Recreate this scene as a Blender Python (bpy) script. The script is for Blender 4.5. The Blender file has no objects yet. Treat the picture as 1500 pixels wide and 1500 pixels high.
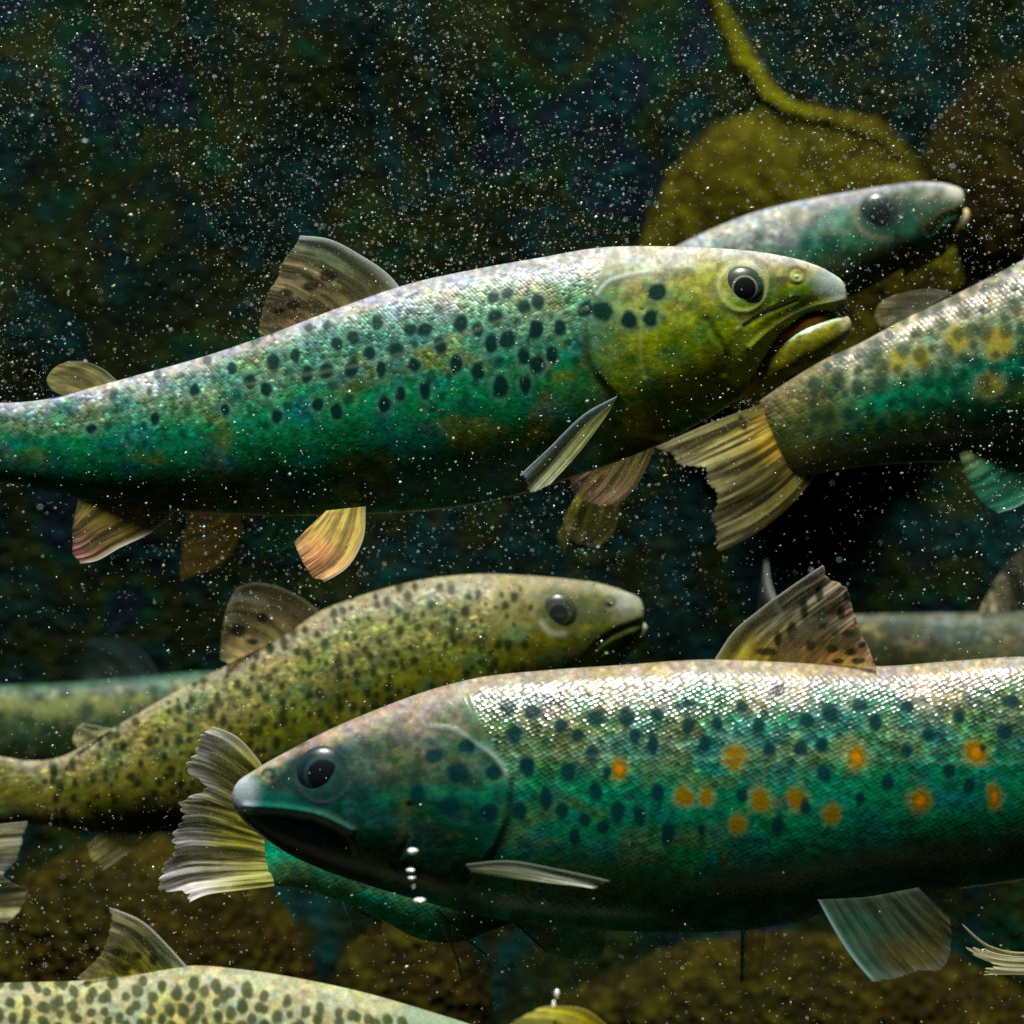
import bpy, math, random
import numpy as np

# ------------------------------------------------------------------ camera, light, exposure
sc = bpy.context.scene
CAMD = 1.2            # metres from the camera to the plane the sharp fish swim in
FRAME = 0.5           # metres of width seen in that plane
cam = bpy.data.cameras.new('camera')
camo = bpy.data.objects.new('camera', cam)
sc.collection.objects.link(camo)
camo.location = (0, -CAMD, 0)
camo.rotation_euler = (math.radians(90), 0, 0)
cam.lens = 36 * CAMD / FRAME
cam.sensor_width = 36
cam.clip_start = 0.02
cam.clip_end = 200
cam.dof.use_dof = True
cam.dof.focus_distance = CAMD - 0.03
cam.dof.aperture_fstop = 6.8
sc.camera = camo

SUN_EL, SUN_AZ = math.radians(75), math.radians(-8)     # light comes down into the water from just in front of the fish
w = bpy.data.worlds.new('World'); sc.world = w; w.use_nodes = True
nt = w.node_tree
sky = nt.nodes.new('ShaderNodeTexSky'); sky.sky_type = 'NISHITA'; sky.sun_disc = False
sky.sun_elevation = SUN_EL; sky.sun_rotation = math.radians(180) + SUN_AZ
nt.links.new(sky.outputs[0], nt.nodes['Background'].inputs[0])
nt.nodes['Background'].inputs[1].default_value = 0.05
sl = bpy.data.lights.new('sun', 'SUN'); sl.energy = 5.0; sl.angle = math.radians(14); sl.color = (1.0, 0.96, 0.88)
so = bpy.data.objects.new('sun', sl); sc.collection.objects.link(so)
from mathutils import Vector
sdir = Vector((math.sin(SUN_AZ)*math.cos(SUN_EL), -math.cos(SUN_AZ)*math.cos(SUN_EL), math.sin(SUN_EL)))
so.rotation_euler = sdir.to_track_quat('Z', 'Y').to_euler()
so.location = (0, 0, 3)
sc.view_settings.view_transform = 'Standard'
sc.view_settings.look = 'None'
sc.view_settings.gamma = 1
sc.view_settings.exposure = 0.75
sc.cycles.max_bounces = 5
sc.cycles.diffuse_bounces = 2
sc.cycles.glossy_bounces = 2
sc.cycles.transmission_bounces = 4
sc.cycles.transparent_max_bounces = 12
sc.cycles.volume_bounces = 0
sc.cycles.use_denoising = False
sc.cycles.use_adaptive_sampling = False
sc.cycles.caustics_reflective = False
sc.cycles.caustics_refractive = False

# ------------------------------------------------------------------ helpers
K0 = FRAME / 1500.0
def scl(y): return K0 * (CAMD + y) / CAMD
def P(px, py, y):
    s = scl(y)
    return np.stack([(px - 750) * s, y + 0 * px, -(py - 750) * s], -1)
def unP(co):
    s = scl(co[..., 1])
    return co[..., 0] / s + 750, 750 - co[..., 2] / s

_tab = np.random.RandomState(7).rand(256, 256)
def vnoise(x, y, seed=0):
    x = np.asarray(x, float) + seed * 17.31; y = np.asarray(y, float) + seed * 9.77
    xi = np.floor(x).astype(int); yi = np.floor(y).astype(int)
    fx = x - xi; fy = y - yi
    fx = fx * fx * (3 - 2 * fx); fy = fy * fy * (3 - 2 * fy)
    g = lambda a, b: _tab[a % 256, b % 256]
    return (g(xi, yi) * (1 - fx) + g(xi + 1, yi) * fx) * (1 - fy) + (g(xi, yi + 1) * (1 - fx) + g(xi + 1, yi + 1) * fx) * fy
def fbm(x, y, seed=0, o=4):
    s = 0; a = 1; t = 0
    for k in range(o):
        s = s + a * vnoise(x * 2 ** k, y * 2 ** k, seed + k * 3); t += a; a *= 0.55
    return s / t
def sstep(a, b, x):
    t = np.clip((x - a) / (b - a), 0, 1); return t * t * (3 - 2 * t)

def spline(pts, n=None, q=None, param=None):
    """Catmull-Rom through pts (rows), sampled at q in 0..1 by chord length."""
    p = np.asarray(pts, float)
    if q is None: q = np.linspace(0, 1, n)
    q = np.asarray(q, float)
    if len(p) == 1: return np.repeat(p, q.size, 0).reshape(q.shape + (p.shape[1],))
    if param is None:
        d = np.linalg.norm(np.diff(p[:, :2], axis=0), axis=1) + 1e-6
        param = np.concatenate([[0], np.cumsum(d)])
    param = param / param[-1]
    m = np.zeros_like(p)
    sl_ = np.diff(p, axis=0) / np.diff(param)[:, None]
    m[0] = sl_[0]; m[-1] = sl_[-1]
    if len(p) > 2:
        h = np.diff(param)[:, None]
        m[1:-1] = (sl_[:-1] * h[1:] + sl_[1:] * h[:-1]) / (h[1:] + h[:-1])
    i = np.clip(np.searchsorted(param, q, side='right') - 1, 0, len(p) - 2)
    h = (param[i + 1] - param[i]); t = ((q - param[i]) / h)[..., None]; h = h[..., None]
    return ((2*t**3 - 3*t**2 + 1) * p[i] + (t**3 - 2*t**2 + t) * h * m[i]
            + (-2*t**3 + 3*t**2) * p[i + 1] + (t**3 - t**2) * h * m[i + 1])

def dline(x, y, poly):
    """distance in pixels to a smooth open polyline"""
    p = spline(poly, max(8, len(poly) * 5)) if len(poly) > 2 else np.asarray(poly, float)
    best = np.full(x.shape, 1e9)
    for a, b in zip(p[:-1], p[1:]):
        ab = b - a; L = ab @ ab + 1e-9
        t = np.clip(((x - a[0]) * ab[0] + (y - a[1]) * ab[1]) / L, 0, 1)
        best = np.minimum(best, (x - a[0] - t * ab[0]) ** 2 + (y - a[1] - t * ab[1]) ** 2)
    return np.sqrt(best)
def sdpoly(x, y, poly):
    """signed distance, positive inside a smooth closed outline"""
    pp = list(poly) + [poly[0]]
    p = spline(pp, len(pp) * 5)
    best = np.full(x.shape, 1e9); ins = np.zeros(x.shape, bool)
    for a, b in zip(p[:-1], p[1:]):
        ab = b - a; L = ab @ ab + 1e-9
        t = np.clip(((x - a[0]) * ab[0] + (y - a[1]) * ab[1]) / L, 0, 1)
        best = np.minimum(best, (x - a[0] - t * ab[0]) ** 2 + (y - a[1] - t * ab[1]) ** 2)
        c = (a[1] > y) != (b[1] > y)
        xx = a[0] + (y - a[1]) * ab[0] / (ab[1] if abs(ab[1]) > 1e-9 else 1e-9)
        ins ^= c & (x < xx)
    d = np.sqrt(best)
    return np.where(ins, d, -d)
def mixc(c, col, f):
    return c * (1 - f[..., None]) + np.asarray(col, float) * f[..., None]

def link(name, verts, faces, mat, parent=None, attrs=None, smooth=True):
    me = bpy.data.meshes.new(name)
    verts = np.asarray(verts, np.float32).reshape(-1, 3)
    faces = np.asarray(faces, np.int32)
    k = faces.shape[1]
    me.vertices.add(len(verts)); me.vertices.foreach_set('co', verts.ravel())
    me.loops.add(faces.size); me.loops.foreach_set('vertex_index', faces.ravel())
    me.polygons.add(len(faces))
    me.polygons.foreach_set('loop_start', np.arange(0, faces.size, k, dtype=np.int32))
    me.polygons.foreach_set('loop_total', np.full(len(faces), k, np.int32))
    if smooth: me.polygons.foreach_set('use_smooth', np.ones(len(faces), bool))
    me.update(calc_edges=True)
    for nm, (ty, arr) in (attrs or {}).items():
        at = me.attributes.new(nm, ty, 'POINT')
        key = {'FLOAT_COLOR': 'color', 'FLOAT_VECTOR': 'vector', 'FLOAT': 'value'}[ty]
        at.data.foreach_set(key, np.asarray(arr, np.float32).ravel())
    me.materials.append(mat)
    o = bpy.data.objects.new(name, me)
    sc.collection.objects.link(o)
    if parent is not None:
        o.parent = parent
        o.matrix_parent_inverse = parent.matrix_basis.inverted()
    return o
def grid_faces(nr, nc, wrap_c=False, off=0):
    r = np.arange(nr - 1)[:, None]; c = np.arange(nc if wrap_c else nc - 1)[None]
    c2 = (c + 1) % nc
    f = np.stack([r * nc + c, r * nc + c2, (r + 1) * nc + c2, (r + 1) * nc + c], -1)
    return f.reshape(-1, 4) + off
def rgba(c):
    return np.concatenate([np.clip(c, 0.002, 1), np.ones(c.shape[:-1] + (1,))], -1)

# ------------------------------------------------------------------ materials
def newmat(name):
    m = bpy.data.materials.new(name); m.use_nodes = True
    n = m.node_tree.nodes; n.clear()
    return m, n, m.node_tree.links
def math_(n, l, op, a, b=None):
    x = n.new('ShaderNodeMath'); x.operation = op
    for i, v in enumerate((a, b)):
        if v is None: continue
        if isinstance(v, (int, float)): x.inputs[i].default_value = v
        else: l.new(v, x.inputs[i])
    return x.outputs[0]

def skin_material(name, dome=1.0, flake=0.5, cell=6.5, tilt=0.5, rough=0.34, spec=0.5, grain=0.5):
    m, n, l = newmat(name)
    out = n.new('ShaderNodeOutputMaterial'); b = n.new('ShaderNodeBsdfPrincipled')
    col = n.new('ShaderNodeAttribute'); col.attribute_name = 'skin'
    ft = n.new('ShaderNodeAttribute'); ft.attribute_name = 'feat'      # x, y along the skin; z = how scaly
    sep = n.new('ShaderNodeSeparateXYZ'); l.new(ft.outputs['Vector'], sep.inputs[0])
    com = n.new('ShaderNodeCombineXYZ'); l.new(sep.outputs[0], com.inputs[0]); l.new(sep.outputs[1], com.inputs[1])
    mp = n.new('ShaderNodeMapping'); mp.inputs['Scale'].default_value = (0.85 / cell, 1.25 / cell, 1); mp.inputs['Rotation'].default_value = (0, 0, 0.6)
    l.new(com.outputs[0], mp.inputs[0])
    v = n.new('ShaderNodeTexVoronoi'); v.voronoi_dimensions = '2D'; v.inputs['Scale'].default_value = 1; v.inputs['Randomness'].default_value = 0.3
    l.new(mp.outputs[0], v.inputs['Vector'])
    # every scale is tilted a little its own way
    sub = n.new('ShaderNodeVectorMath'); sub.operation = 'SUBTRACT'; sub.inputs[1].default_value = (.5, .5, .5)
    l.new(v.outputs['Color'], sub.inputs[0])
    sca = n.new('ShaderNodeVectorMath'); sca.operation = 'SCALE'; l.new(sub.outputs[0], sca.inputs[0])
    l.new(math_(n, l, 'MULTIPLY', sep.outputs[2], tilt), sca.inputs['Scale'])
    geo = n.new('ShaderNodeNewGeometry')
    add = n.new('ShaderNodeVectorMath'); l.new(geo.outputs['Normal'], add.inputs[0]); l.new(sca.outputs[0], add.inputs[1])
    nor = n.new('ShaderNodeVectorMath'); nor.operation = 'NORMALIZE'; l.new(add.outputs[0], nor.inputs[0])
    # bump of scale edges and slime
    no = n.new('ShaderNodeTexNoise'); no.noise_dimensions = '2D'; no.inputs['Scale'].default_value = 0.16; no.inputs['Detail'].default_value = 4
    l.new(com.outputs[0], no.inputs['Vector'])
    d2 = math_(n, l, 'MULTIPLY', v.outputs['Distance'], v.outputs['Distance'])
    h = math_(n, l, 'ADD', math_(n, l, 'MULTIPLY', d2, math_(n, l, 'MULTIPLY', sep.outputs[2], -dome)), no.outputs['Fac'])
    bp = n.new('ShaderNodeBump'); bp.inputs['Strength'].default_value = 0.35; bp.inputs['Distance'].default_value = 0.0004
    l.new(h, bp.inputs['Height']); l.new(nor.outputs[0], bp.inputs['Normal'])
    l.new(bp.outputs[0], b.inputs['Normal'])
    # mottled pigment at the size of scales
    no2 = n.new('ShaderNodeTexNoise'); no2.noise_dimensions = '2D'; no2.inputs['Scale'].default_value = 0.22; no2.inputs['Detail'].default_value = 6; no2.inputs['Roughness'].default_value = 0.75
    l.new(com.outputs[0], no2.inputs['Vector'])
    g = math_(n, l, 'ADD', math_(n, l, 'MULTIPLY', no2.outputs['Fac'], grain * 2), 1 - grain)
    sepc = n.new('ShaderNodeSeparateColor'); l.new(v.outputs['Color'], sepc.inputs[0])
    fl = math_(n, l, 'MULTIPLY', math_(n, l, 'POWER', sepc.outputs[1], 7.0), flake * 3)
    g2 = math_(n, l, 'ADD', 1.0, math_(n, l, 'MULTIPLY', math_(n, l, 'ADD', math_(n, l, 'SUBTRACT', sepc.outputs[0], 0.55), fl), math_(n, l, 'MULTIPLY', sep.outputs[2], 0.8)))
    g = math_(n, l, 'MULTIPLY', g, g2)
    mul = n.new('ShaderNodeVectorMath'); mul.operation = 'SCALE'; l.new(col.outputs['Color'], mul.inputs[0]); l.new(g, mul.inputs['Scale'])
    l.new(mul.outputs[0], b.inputs['Base Color'])
    b.inputs['Roughness'].default_value = rough
    l.new(math_(n, l, 'ADD', math_(n, l, 'MULTIPLY', sep.outputs[2], spec * .9), spec * .12), b.inputs['Specular IOR Level'])
    l.new(b.outputs[0], out.inputs[0])
    return m

def fin_material():
    m, n, l = newmat('fin_membrane')
    out = n.new('ShaderNodeOutputMaterial'); b = n.new('ShaderNodeBsdfPrincipled')
    col = n.new('ShaderNodeAttribute'); col.attribute_name = 'skin'
    al = n.new('ShaderNodeAttribute'); al.attribute_name = 'solid'
    tr = n.new('ShaderNodeBsdfTranslucent'); tp = n.new('ShaderNodeBsdfTransparent')
    l.new(col.outputs['Color'], b.inputs['Base Color']); l.new(col.outputs['Color'], tr.inputs['Color'])
    b.inputs['Roughness'].default_value = 0.55; b.inputs['Specular IOR Level'].default_value = 0.2
    m1 = n.new('ShaderNodeMixShader'); m1.inputs[0].default_value = 0.6
    l.new(b.outputs[0], m1.inputs[1]); l.new(tr.outputs[0], m1.inputs[2])
    m2 = n.new('ShaderNodeMixShader'); l.new(al.outputs['Fac'], m2.inputs[0])
    l.new(tp.outputs[0], m2.inputs[1]); l.new(m1.outputs[0], m2.inputs[2])
    l.new(m2.outputs[0], out.inputs[0])
    return m
def eye_material():
    m, n, l = newmat('wet_eye')
    out = n.new('ShaderNodeOutputMaterial'); b = n.new('ShaderNodeBsdfPrincipled')
    col = n.new('ShaderNodeAttribute'); col.attribute_name = 'skin'
    l.new(col.outputs['Color'], b.inputs['Base Color'])
    b.inputs['Roughness'].default_value = 0.35; b.inputs['Coat Weight'].default_value = 0.4; b.inputs['Coat Roughness'].default_value = 0.12
    l.new(b.outputs[0], out.inputs[0]); return m
FINM = fin_material(); EYEM = eye_material()

# ------------------------------------------------------------------ fish
GROUP = 'trout swimming in the tank'
def fish_root(label, px, py, y):
    o = bpy.data.objects.new('trout', None); sc.collection.objects.link(o)
    o.location = P(np.array(px, float), np.array(py, float), y)
    o.empty_display_size = 0.02
    o['label'] = label; o['category'] = 'fish'; o['group'] = GROUP
    return o

def loft(rings, y, step, nth, sharp=0.88):
    """rings: (top x, top y, bottom x, bottom y, half width / half height, depth offset)"""
    r = np.array([tuple(q) + (0,) * (6 - len(q)) for q in rings], float)
    d = 0.5 * (np.hypot(*np.diff(r[:, 0:2], axis=0).T) + np.hypot(*np.diff(r[:, 2:4], axis=0).T)) + 0.5
    par = np.concatenate([[0], np.cumsum(d)])
    n = int(par[-1] / step)
    q = np.linspace(0, 1, n)
    q = np.where(q < 0.06, (q / 0.06) ** 1.6 * 0.06, q)
    R = spline(r, q=q, param=par)
    th = np.linspace(-math.pi / 2, 1.5 * math.pi, nth, endpoint=False)
    th = th[None]
    T, B = R[:, None, 0:2], R[:, None, 2:4]
    c = (T + B) / 2; hv = (T - B) / 2
    pt = c + hv * np.sin(th)[..., None]
    hh = np.linalg.norm(hv, axis=2)
    ct = np.cos(th)
    wx = hh * R[:, None, 4] * np.sign(ct) * np.abs(ct) ** sharp
    ysp = y + R[:, None, 5] * K0
    base = P(pt[..., 0], pt[..., 1], ysp + 0 * pt[..., 0])
    s = scl(ysp)
    co = base.copy(); co[..., 1] -= wx * s
    near = co.copy(); near[..., 1] = base[..., 1] - np.abs(wx) * s
    fx, fy = unP(near)
    side = np.sign(ct) * np.minimum(1, np.abs(ct) * 2.5)
    return dict(co=co, fx=fx, fy=fy, t=np.broadcast_to(np.sin(th), fx.shape), u=np.broadcast_to(q[:, None], fx.shape), side=np.broadcast_to(side, fx.shape), s=s, R=R, ysp=base[..., 1])

def apply_ops(L, c, sc_, ops):
    """sculpt and colour marks: each op works in the skin's own coordinates, on both flanks"""
    fx, fy = L['fx'], L['fy']
    disp = np.zeros(fx.shape)
    for op in ops:
        k = op[0]
        if k == 'ridge':      # polyline, height mm, width px
            d = dline(fx, fy, op[1]); disp += op[2] * np.exp(-(d / op[3]) ** 2)
        elif k == 'plate':    # closed outline, height mm, edge px
            d = sdpoly(fx, fy, op[1]); disp += op[2] * sstep(-op[3], op[3], d)
        elif k == 'line':     # polyline, rgb, strength, width px
            d = dline(fx, fy, op[1]); c = mixc(c, op[2], op[3] * np.exp(-(d / op[4]) ** 2))
        elif k == 'area':     # outline, rgb, strength, softness
            d = sdpoly(fx, fy, op[1]); d = d + (fbm(fx / 14, fy / 14, 5) - .5) * op[4] * 1.2
            c = mixc(c, op[2], op[3] * sstep(-op[4], op[4], d))
        elif k == 'dots':     # list of (x, y, rx, ry), rgb, strength, soft
            for x, y, rx, ry in op[1]:
                mk = (np.abs(fx - x) < rx * 2.5 + 8) & (np.abs(fy - y) < ry * 2.5 + 8)
                if not mk.any(): continue
                X, Y = fx[mk], fy[mk]
                wob = 1 + 0.6 * (fbm(X / (rx * 1.1), Y / (rx * 1.1), 11, 2) - .5)
                d = np.sqrt(((X - x) / rx) ** 2 + ((Y - y) / ry) ** 2) * wob
                if len(op) > 5: d = d + op[5] * (fbm(X / 4, Y / 4, 13, 3) - .5)
                f = op[3] * (1 - sstep(1.1 - op[4], 1.1 + op[4], d))
                c[mk] = mixc(c[mk], op[2], f)
                sc_[mk] *= (1 - 0.75 * f)
        elif k == 'ring':     # x, y, r, width, rgb, strength, height mm
            _, x, y, r, wd, col, st, hm = op
            d = np.hypot(fx - x, fy - y)
            c = mixc(c, col, st * np.exp(-((d - r) / wd) ** 2)); disp += hm * np.exp(-((d - r) / (wd * 1.2)) ** 2)
        elif k == 'bump':     # x, y, r, height mm
            _, x, y, r, hm = op
            disp += hm * np.exp(-((fx - x) ** 2 + (fy - y) ** 2) / r ** 2)
        elif k == 'smooth':   # scales vanish inside
            d = sdpoly(fx, fy, op[1]); sc_ *= 1 - sstep(-6, 6, d)
    L['co'][..., 1] -= disp * 0.001 * L['side']
    return c, sc_

def palette(L, back, upper, flank, low, belly, tints, seed, tamp=0.5, chroma=1.0):
    t, fx, fy = L['t'], L['fx'], L['fy']
    tt = t + 0.22 * (fbm(fx / 60, fy / 40, seed) - 0.5)
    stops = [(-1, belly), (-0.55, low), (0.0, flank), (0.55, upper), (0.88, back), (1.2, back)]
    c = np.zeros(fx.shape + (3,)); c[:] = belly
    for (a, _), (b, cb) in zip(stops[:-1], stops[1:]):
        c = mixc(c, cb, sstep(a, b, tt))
    for i, (tc, scale_, amt) in enumerate(tints):
        f = sstep(0.5, 0.72, fbm(fx / scale_, fy / (scale_ * 0.7), seed + 20 + i * 5, 3)) * amt
        f = f * (1 - sstep(0.75, 0.95, t))
        c = mixc(c, tc, f)
    c = c * (0.45 + tamp * 2.1 * fbm(fx / 8, fy / 7, seed + 50, 5) ** 1.3)[..., None]
    n_ = [0.5 * fbm(fx / 26, fy / 20, seed + 60 + k * 7, 3) + 0.5 * fbm(fx / 7, fy / 6, seed + 90 + k * 7, 3) - .5 for k in (0, 1)]
    for ch, (a0, a1) in enumerate(((.6, -.1), (.2, .5), (-.9, .3))):       # pigment cells give every patch its own tint
        c[..., ch] *= np.clip(1 + chroma * (a0 * n_[0] + a1 * n_[1]), .2, 2)
    return c

def body(parent, rings, y, mat, colour, ops=(), step=2.0, nth=300, extra=(), scaly=1.0, headx=None):
    """one continuous trunk mesh; extra lofts (a lower jaw) are welded in the same mesh"""
    V, F, C, FE = [], [], [], []
    off = 0; first = None
    for i, (rg, nt_, op_, cf, sh) in enumerate([(rings, nth, ops, colour, 0.88)] + list(extra)):
        L = loft(rg, y, step, nt_, sh)
        c = cf(L)
        s_ = np.full(L['fx'].shape, scaly if i == 0 else 0.1)
        s_ *= 0.25 + 0.75 * sstep(-0.1, 0.45, L['t'])
        s_ *= 1 - 0.65 * sstep(0.84, 0.95, L['t'])
        m_ = fbm(L['fx'] / 17, L['fy'] / 13, 77, 4)
        pf = 1 + (0.55 * (0.55 + 0.9 * sstep(.28, .66, m_)) + 0.4 - 1) * (1 - 0.8 * sstep(.6, .9, L['t']))
        c = c * pf[..., None] * np.array([1.05, 1.0, .86])            # broken pigment patches
        c, s_ = apply_ops(L, c, s_, op_)
        lum = c @ np.array([.3, .6, .1])
        c = np.clip(lum[..., None] + (c - lum[..., None]) * 1.2, .001, 1)
        nr, nc = L['fx'].shape
        V.append(L['co'].reshape(-1, 3)); F.append(grid_faces(nr, nc, True, off)); C.append(c.reshape(-1, 3))
        FE.append(np.stack([L['fx'], L['fy'], s_], -1).reshape(-1, 3))
        # end caps
        for row in (0, nr - 1):
            V.append(L['co'][row].mean(0)[None]); C.append(c[row].mean(0)[None]); FE.append(np.array([[L['fx'][row].mean(), L['fy'][row].mean(), 0]]))
        off2 = off + nr * nc
        for k, row in enumerate((0, nr - 1)):
            a = off + row * nc + np.arange(nc); b = off + row * nc + (np.arange(nc) + 1) % nc
            cc = np.full(nc, off2 + k)
            q = np.stack([a, cc, cc, b], -1) if k == 0 else np.stack([b, cc, cc, a], -1)
            tri_caps.setdefault(id(parent), []).append(None)
            # a cap triangle stored as two thin quads is avoided: use (a, b, next, centre) fans in pairs
            idx = np.arange(0, nc, 2)
            a = off + row * nc + idx; b = off + row * nc + (idx + 1) % nc; d = off + row * nc + (idx + 2) % nc
            q = np.stack([a, np.full(len(idx), off2 + k), d, b], -1)
            F.append(q if k == 0 else q[:, ::-1])
        off = off2 + 2
        if first is None: first = L
    o = link('body', np.concatenate(V), np.concatenate(F), mat, parent,
             {'skin': ('FLOAT_COLOR', rgba(np.concatenate(C))), 'feat': ('FLOAT_VECTOR', np.concatenate(FE))})
    return first
tri_caps = {}

def surf_y(L, px, py):
    m = L['side'] > 0
    d = (L['fx'] - px) ** 2 + (L['fy'] - py) ** 2
    d = np.where(m, d, 1e12); i = np.unravel_index(np.argmin(d), d.shape)
    return L['co'][i][1], L['ysp'][i]

def eye(parent, L, px, py, r, pupil=0.55, ringc=(.45, .42, .25), iris=(.04, .07, .05), rim=(.18, .2, .14), flat=0.5, out=0.25, off=(0, 0), far=True, pupc=(.004, .006, .008), ringw=0.05):
    ys, yc = surf_y(L, px, py)
    n, m = 56, 72
    ph = np.linspace(0.0, math.pi, n)[:, None]; a = np.linspace(0, 2 * math.pi, m, endpoint=False)[None]
    X = np.sin(ph) * np.cos(a); Z = np.sin(ph) * np.sin(a); Y = np.cos(ph) + 0 * a
    s = scl(ys) * r
    for sd in ((1, -1) if far else (1,)):
        c0 = P(np.array(px, float), np.array(py, float), ys)
        yy = ys + s * flat * (1 - out * 2)
        if sd < 0: yy = 2 * yc - yy
        co = np.stack([c0[0] + X * s, yy - sd * Y * s * flat, c0[2] + Z * s], -1)
        rr = np.hypot(X - off[0], Z - off[1])
        c = np.zeros(X.shape + (3,)); c[:] = iris
        c = c * (0.6 + 0.9 * vnoise(np.arctan2(Z, X) * 5, rr * 7, 3))[..., None]
        c = mixc(c, rim, sstep(0.78, 0.92, rr))
        c = mixc(c, ringc, np.exp(-((rr - pupil - ringw) / ringw) ** 2) * (0.55 + 0.45 * vnoise(np.arctan2(Z, X) * 2, rr, 5)))
        c = mixc(c, pupc, 1 - sstep(pupil - 0.03, pupil + 0.02, rr))
        c = mixc(c, pupc, sstep(1.2, 2.0, ph + 0 * a))
        link('eye', co, grid_faces(n, m, True), EYEM, parent, {'skin': ('FLOAT_COLOR', rgba(c.reshape(-1, 3)))})

def fin(parent, name, base, outer, y0, y1=None, lead=(), trail=(), col=(.25, .25, .12), tip=None, leadc=(.6, .65, .6), leadw=0.03, leads=0.8,
        rays=16, rag=0.09, spots=(), spotc=(.02, .03, .02), solid=0.62, ripple=0.4, nu=170, nv=90, seed=0, raystr=0.4, tints=(), bend=0.0, edgec=None, thick=1.0, mir=None):
    """a thin rayed membrane between a base line and an outer edge, with a stiff leading ray"""
    base = np.array(base, float); outer = np.array(outer, float)
    lead = np.array([base[0]] + [np.array(p, float) for p in lead] + [outer[0]])
    trail = np.array([base[-1]] + [np.array(p, float) for p in trail] + [outer[-1]])
    if y1 is None: y1 = y0
    u = np.linspace(0, 1, nu)[:, None]; v = np.linspace(0, 1, nv)[None]
    U = u + 0 * v
    saw = np.abs(((U[:, 0] * rays + 0.35 * vnoise(U[:, 0] * rays, 0 * U[:, 0], seed)) % 1.0) - 0.5) * 2
    cut = rag * (0.3 * saw ** 2 + 1.5 * vnoise(U[:, 0] * rays * 0.45, 0 * U[:, 0] + 2, seed + 1)) * sstep(0.0, 0.12, U[:, 0])
    V = v * (1 - cut[:, None])
    Bu = spline(base, q=u[:, 0])[:, None]; Ou = spline(outer, q=u[:, 0])[:, None]
    Lv = spline(lead, q=V); Tv = spline(trail, q=V)
    Vx = V[..., None]; Ux = U[..., None]
    S = (1 - Vx) * Bu + Vx * Ou + (1 - Ux) * Lv + Ux * Tv - ((1 - Ux) * (1 - Vx) * base[0] + Ux * (1 - Vx) * base[-1] + (1 - Ux) * Vx * outer[0] + Ux * Vx * outer[-1])
    ph = U * rays * 2 * math.pi + 2.0 * fbm(U * 5, V * 2, seed + 3, 2)
    ym = y0 + (y1 - y0) * V + bend * K0 * np.sin(math.pi * U) * V + K0 * ripple * 4.5 * (fbm(U * rays * 1.25, V * 1.3, seed + 5, 3) - .5) * (0.4 + V) + K0 * 6 * (fbm(U * 2.2, V * 1.6, seed + 4, 2) - .5) * V
    co = P(S[..., 0], S[..., 1], ym)
    ph = ph * 2.0
    th = K0 * thick * (2.2 * (1 - V) + 0.8 + 2.2 * np.exp(-U / 0.03)) * (1 - 0.8 * sstep(0.93, 1, V))
    a = co.copy(); a[..., 1] -= th * 0.5; b = co.copy(); b[..., 1] += th * 0.5
    c = np.zeros(U.shape + (3,)); c[:] = col
    if tip is not None: c = mixc(c, tip, sstep(0.25, 0.95, V + 0.3 * (fbm(U * 6, V * 3, seed + 8) - .5)))
    for (uu, vv, ru, rv, tc, st) in tints:
        c = mixc(c, tc, st * np.exp(-((U - uu) / ru) ** 2 - ((V - vv) / rv) ** 2))
    ray = 0.5 + 0.5 * np.sin(ph)
    fine = fbm(U * rays * 1.3, V * 1.6, seed + 6, 4)
    c = np.clip(c * 2.2, 0, .8)
    c = c * (1 - raystr + raystr * (0.12 * ray + 2.2 * sstep(.3, .75, fine) + 0.1))[..., None]
    c = c * (0.7 + 0.6 * fbm(S[..., 0] / 11, S[..., 1] / 11, seed + 9))[..., None]
    for x, y, rx, ry in spots:
        d = np.sqrt(((S[..., 0] - x) / rx) ** 2 + ((S[..., 1] - y) / ry) ** 2)
        c = mixc(c, spotc, 0.85 * (1 - sstep(0.6, 1.3, d + 0.4 * (fbm(S[..., 0] / 6, S[..., 1] / 6, 4, 2) - .5))))
    if edgec is not None: c = mixc(c, edgec, 0.75 * sstep(0.82, 0.98, V) * (0.35 + 0.65 * ray))
    lw = np.exp(-(U / leadw) ** 2)
    c = mixc(c, leadc, leads * lw)
    so_ = np.clip(solid * (0.55 + 0.5 * sstep(.35, .7, fine) * (.6 + .4 * ray)) + lw, 0, 1)
    so_ = np.maximum(so_, sstep(0.18, 0.0, V))
    so_ = so_ * (1 - 0.35 * sstep(0.9, 1.0, V))
    co = np.concatenate([a.reshape(-1, 3), b.reshape(-1, 3)])
    if mir is not None: co[:, 1] = 2 * mir - co[:, 1]
    n1 = nu * nv
    f1 = grid_faces(nu, nv); f2 = grid_faces(nu, nv, off=n1)[:, ::-1]
    idx = np.arange(n1).reshape(nu, nv)
    loop = np.concatenate([idx[:, 0], idx[-1, 1:], idx[::-1, -1][1:], idx[0, ::-1][1:]])
    e = np.stack([loop[:-1], loop[1:], loop[1:] + n1, loop[:-1] + n1], -1)
    C = rgba(np.concatenate([c.reshape(-1, 3)] * 2)); SO = np.concatenate([so_.ravel()] * 2)
    return link(name, co, np.concatenate([f1, f2, e]), FINM, parent, {'skin': ('FLOAT_COLOR', C), 'solid': ('FLOAT', SO)})

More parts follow.
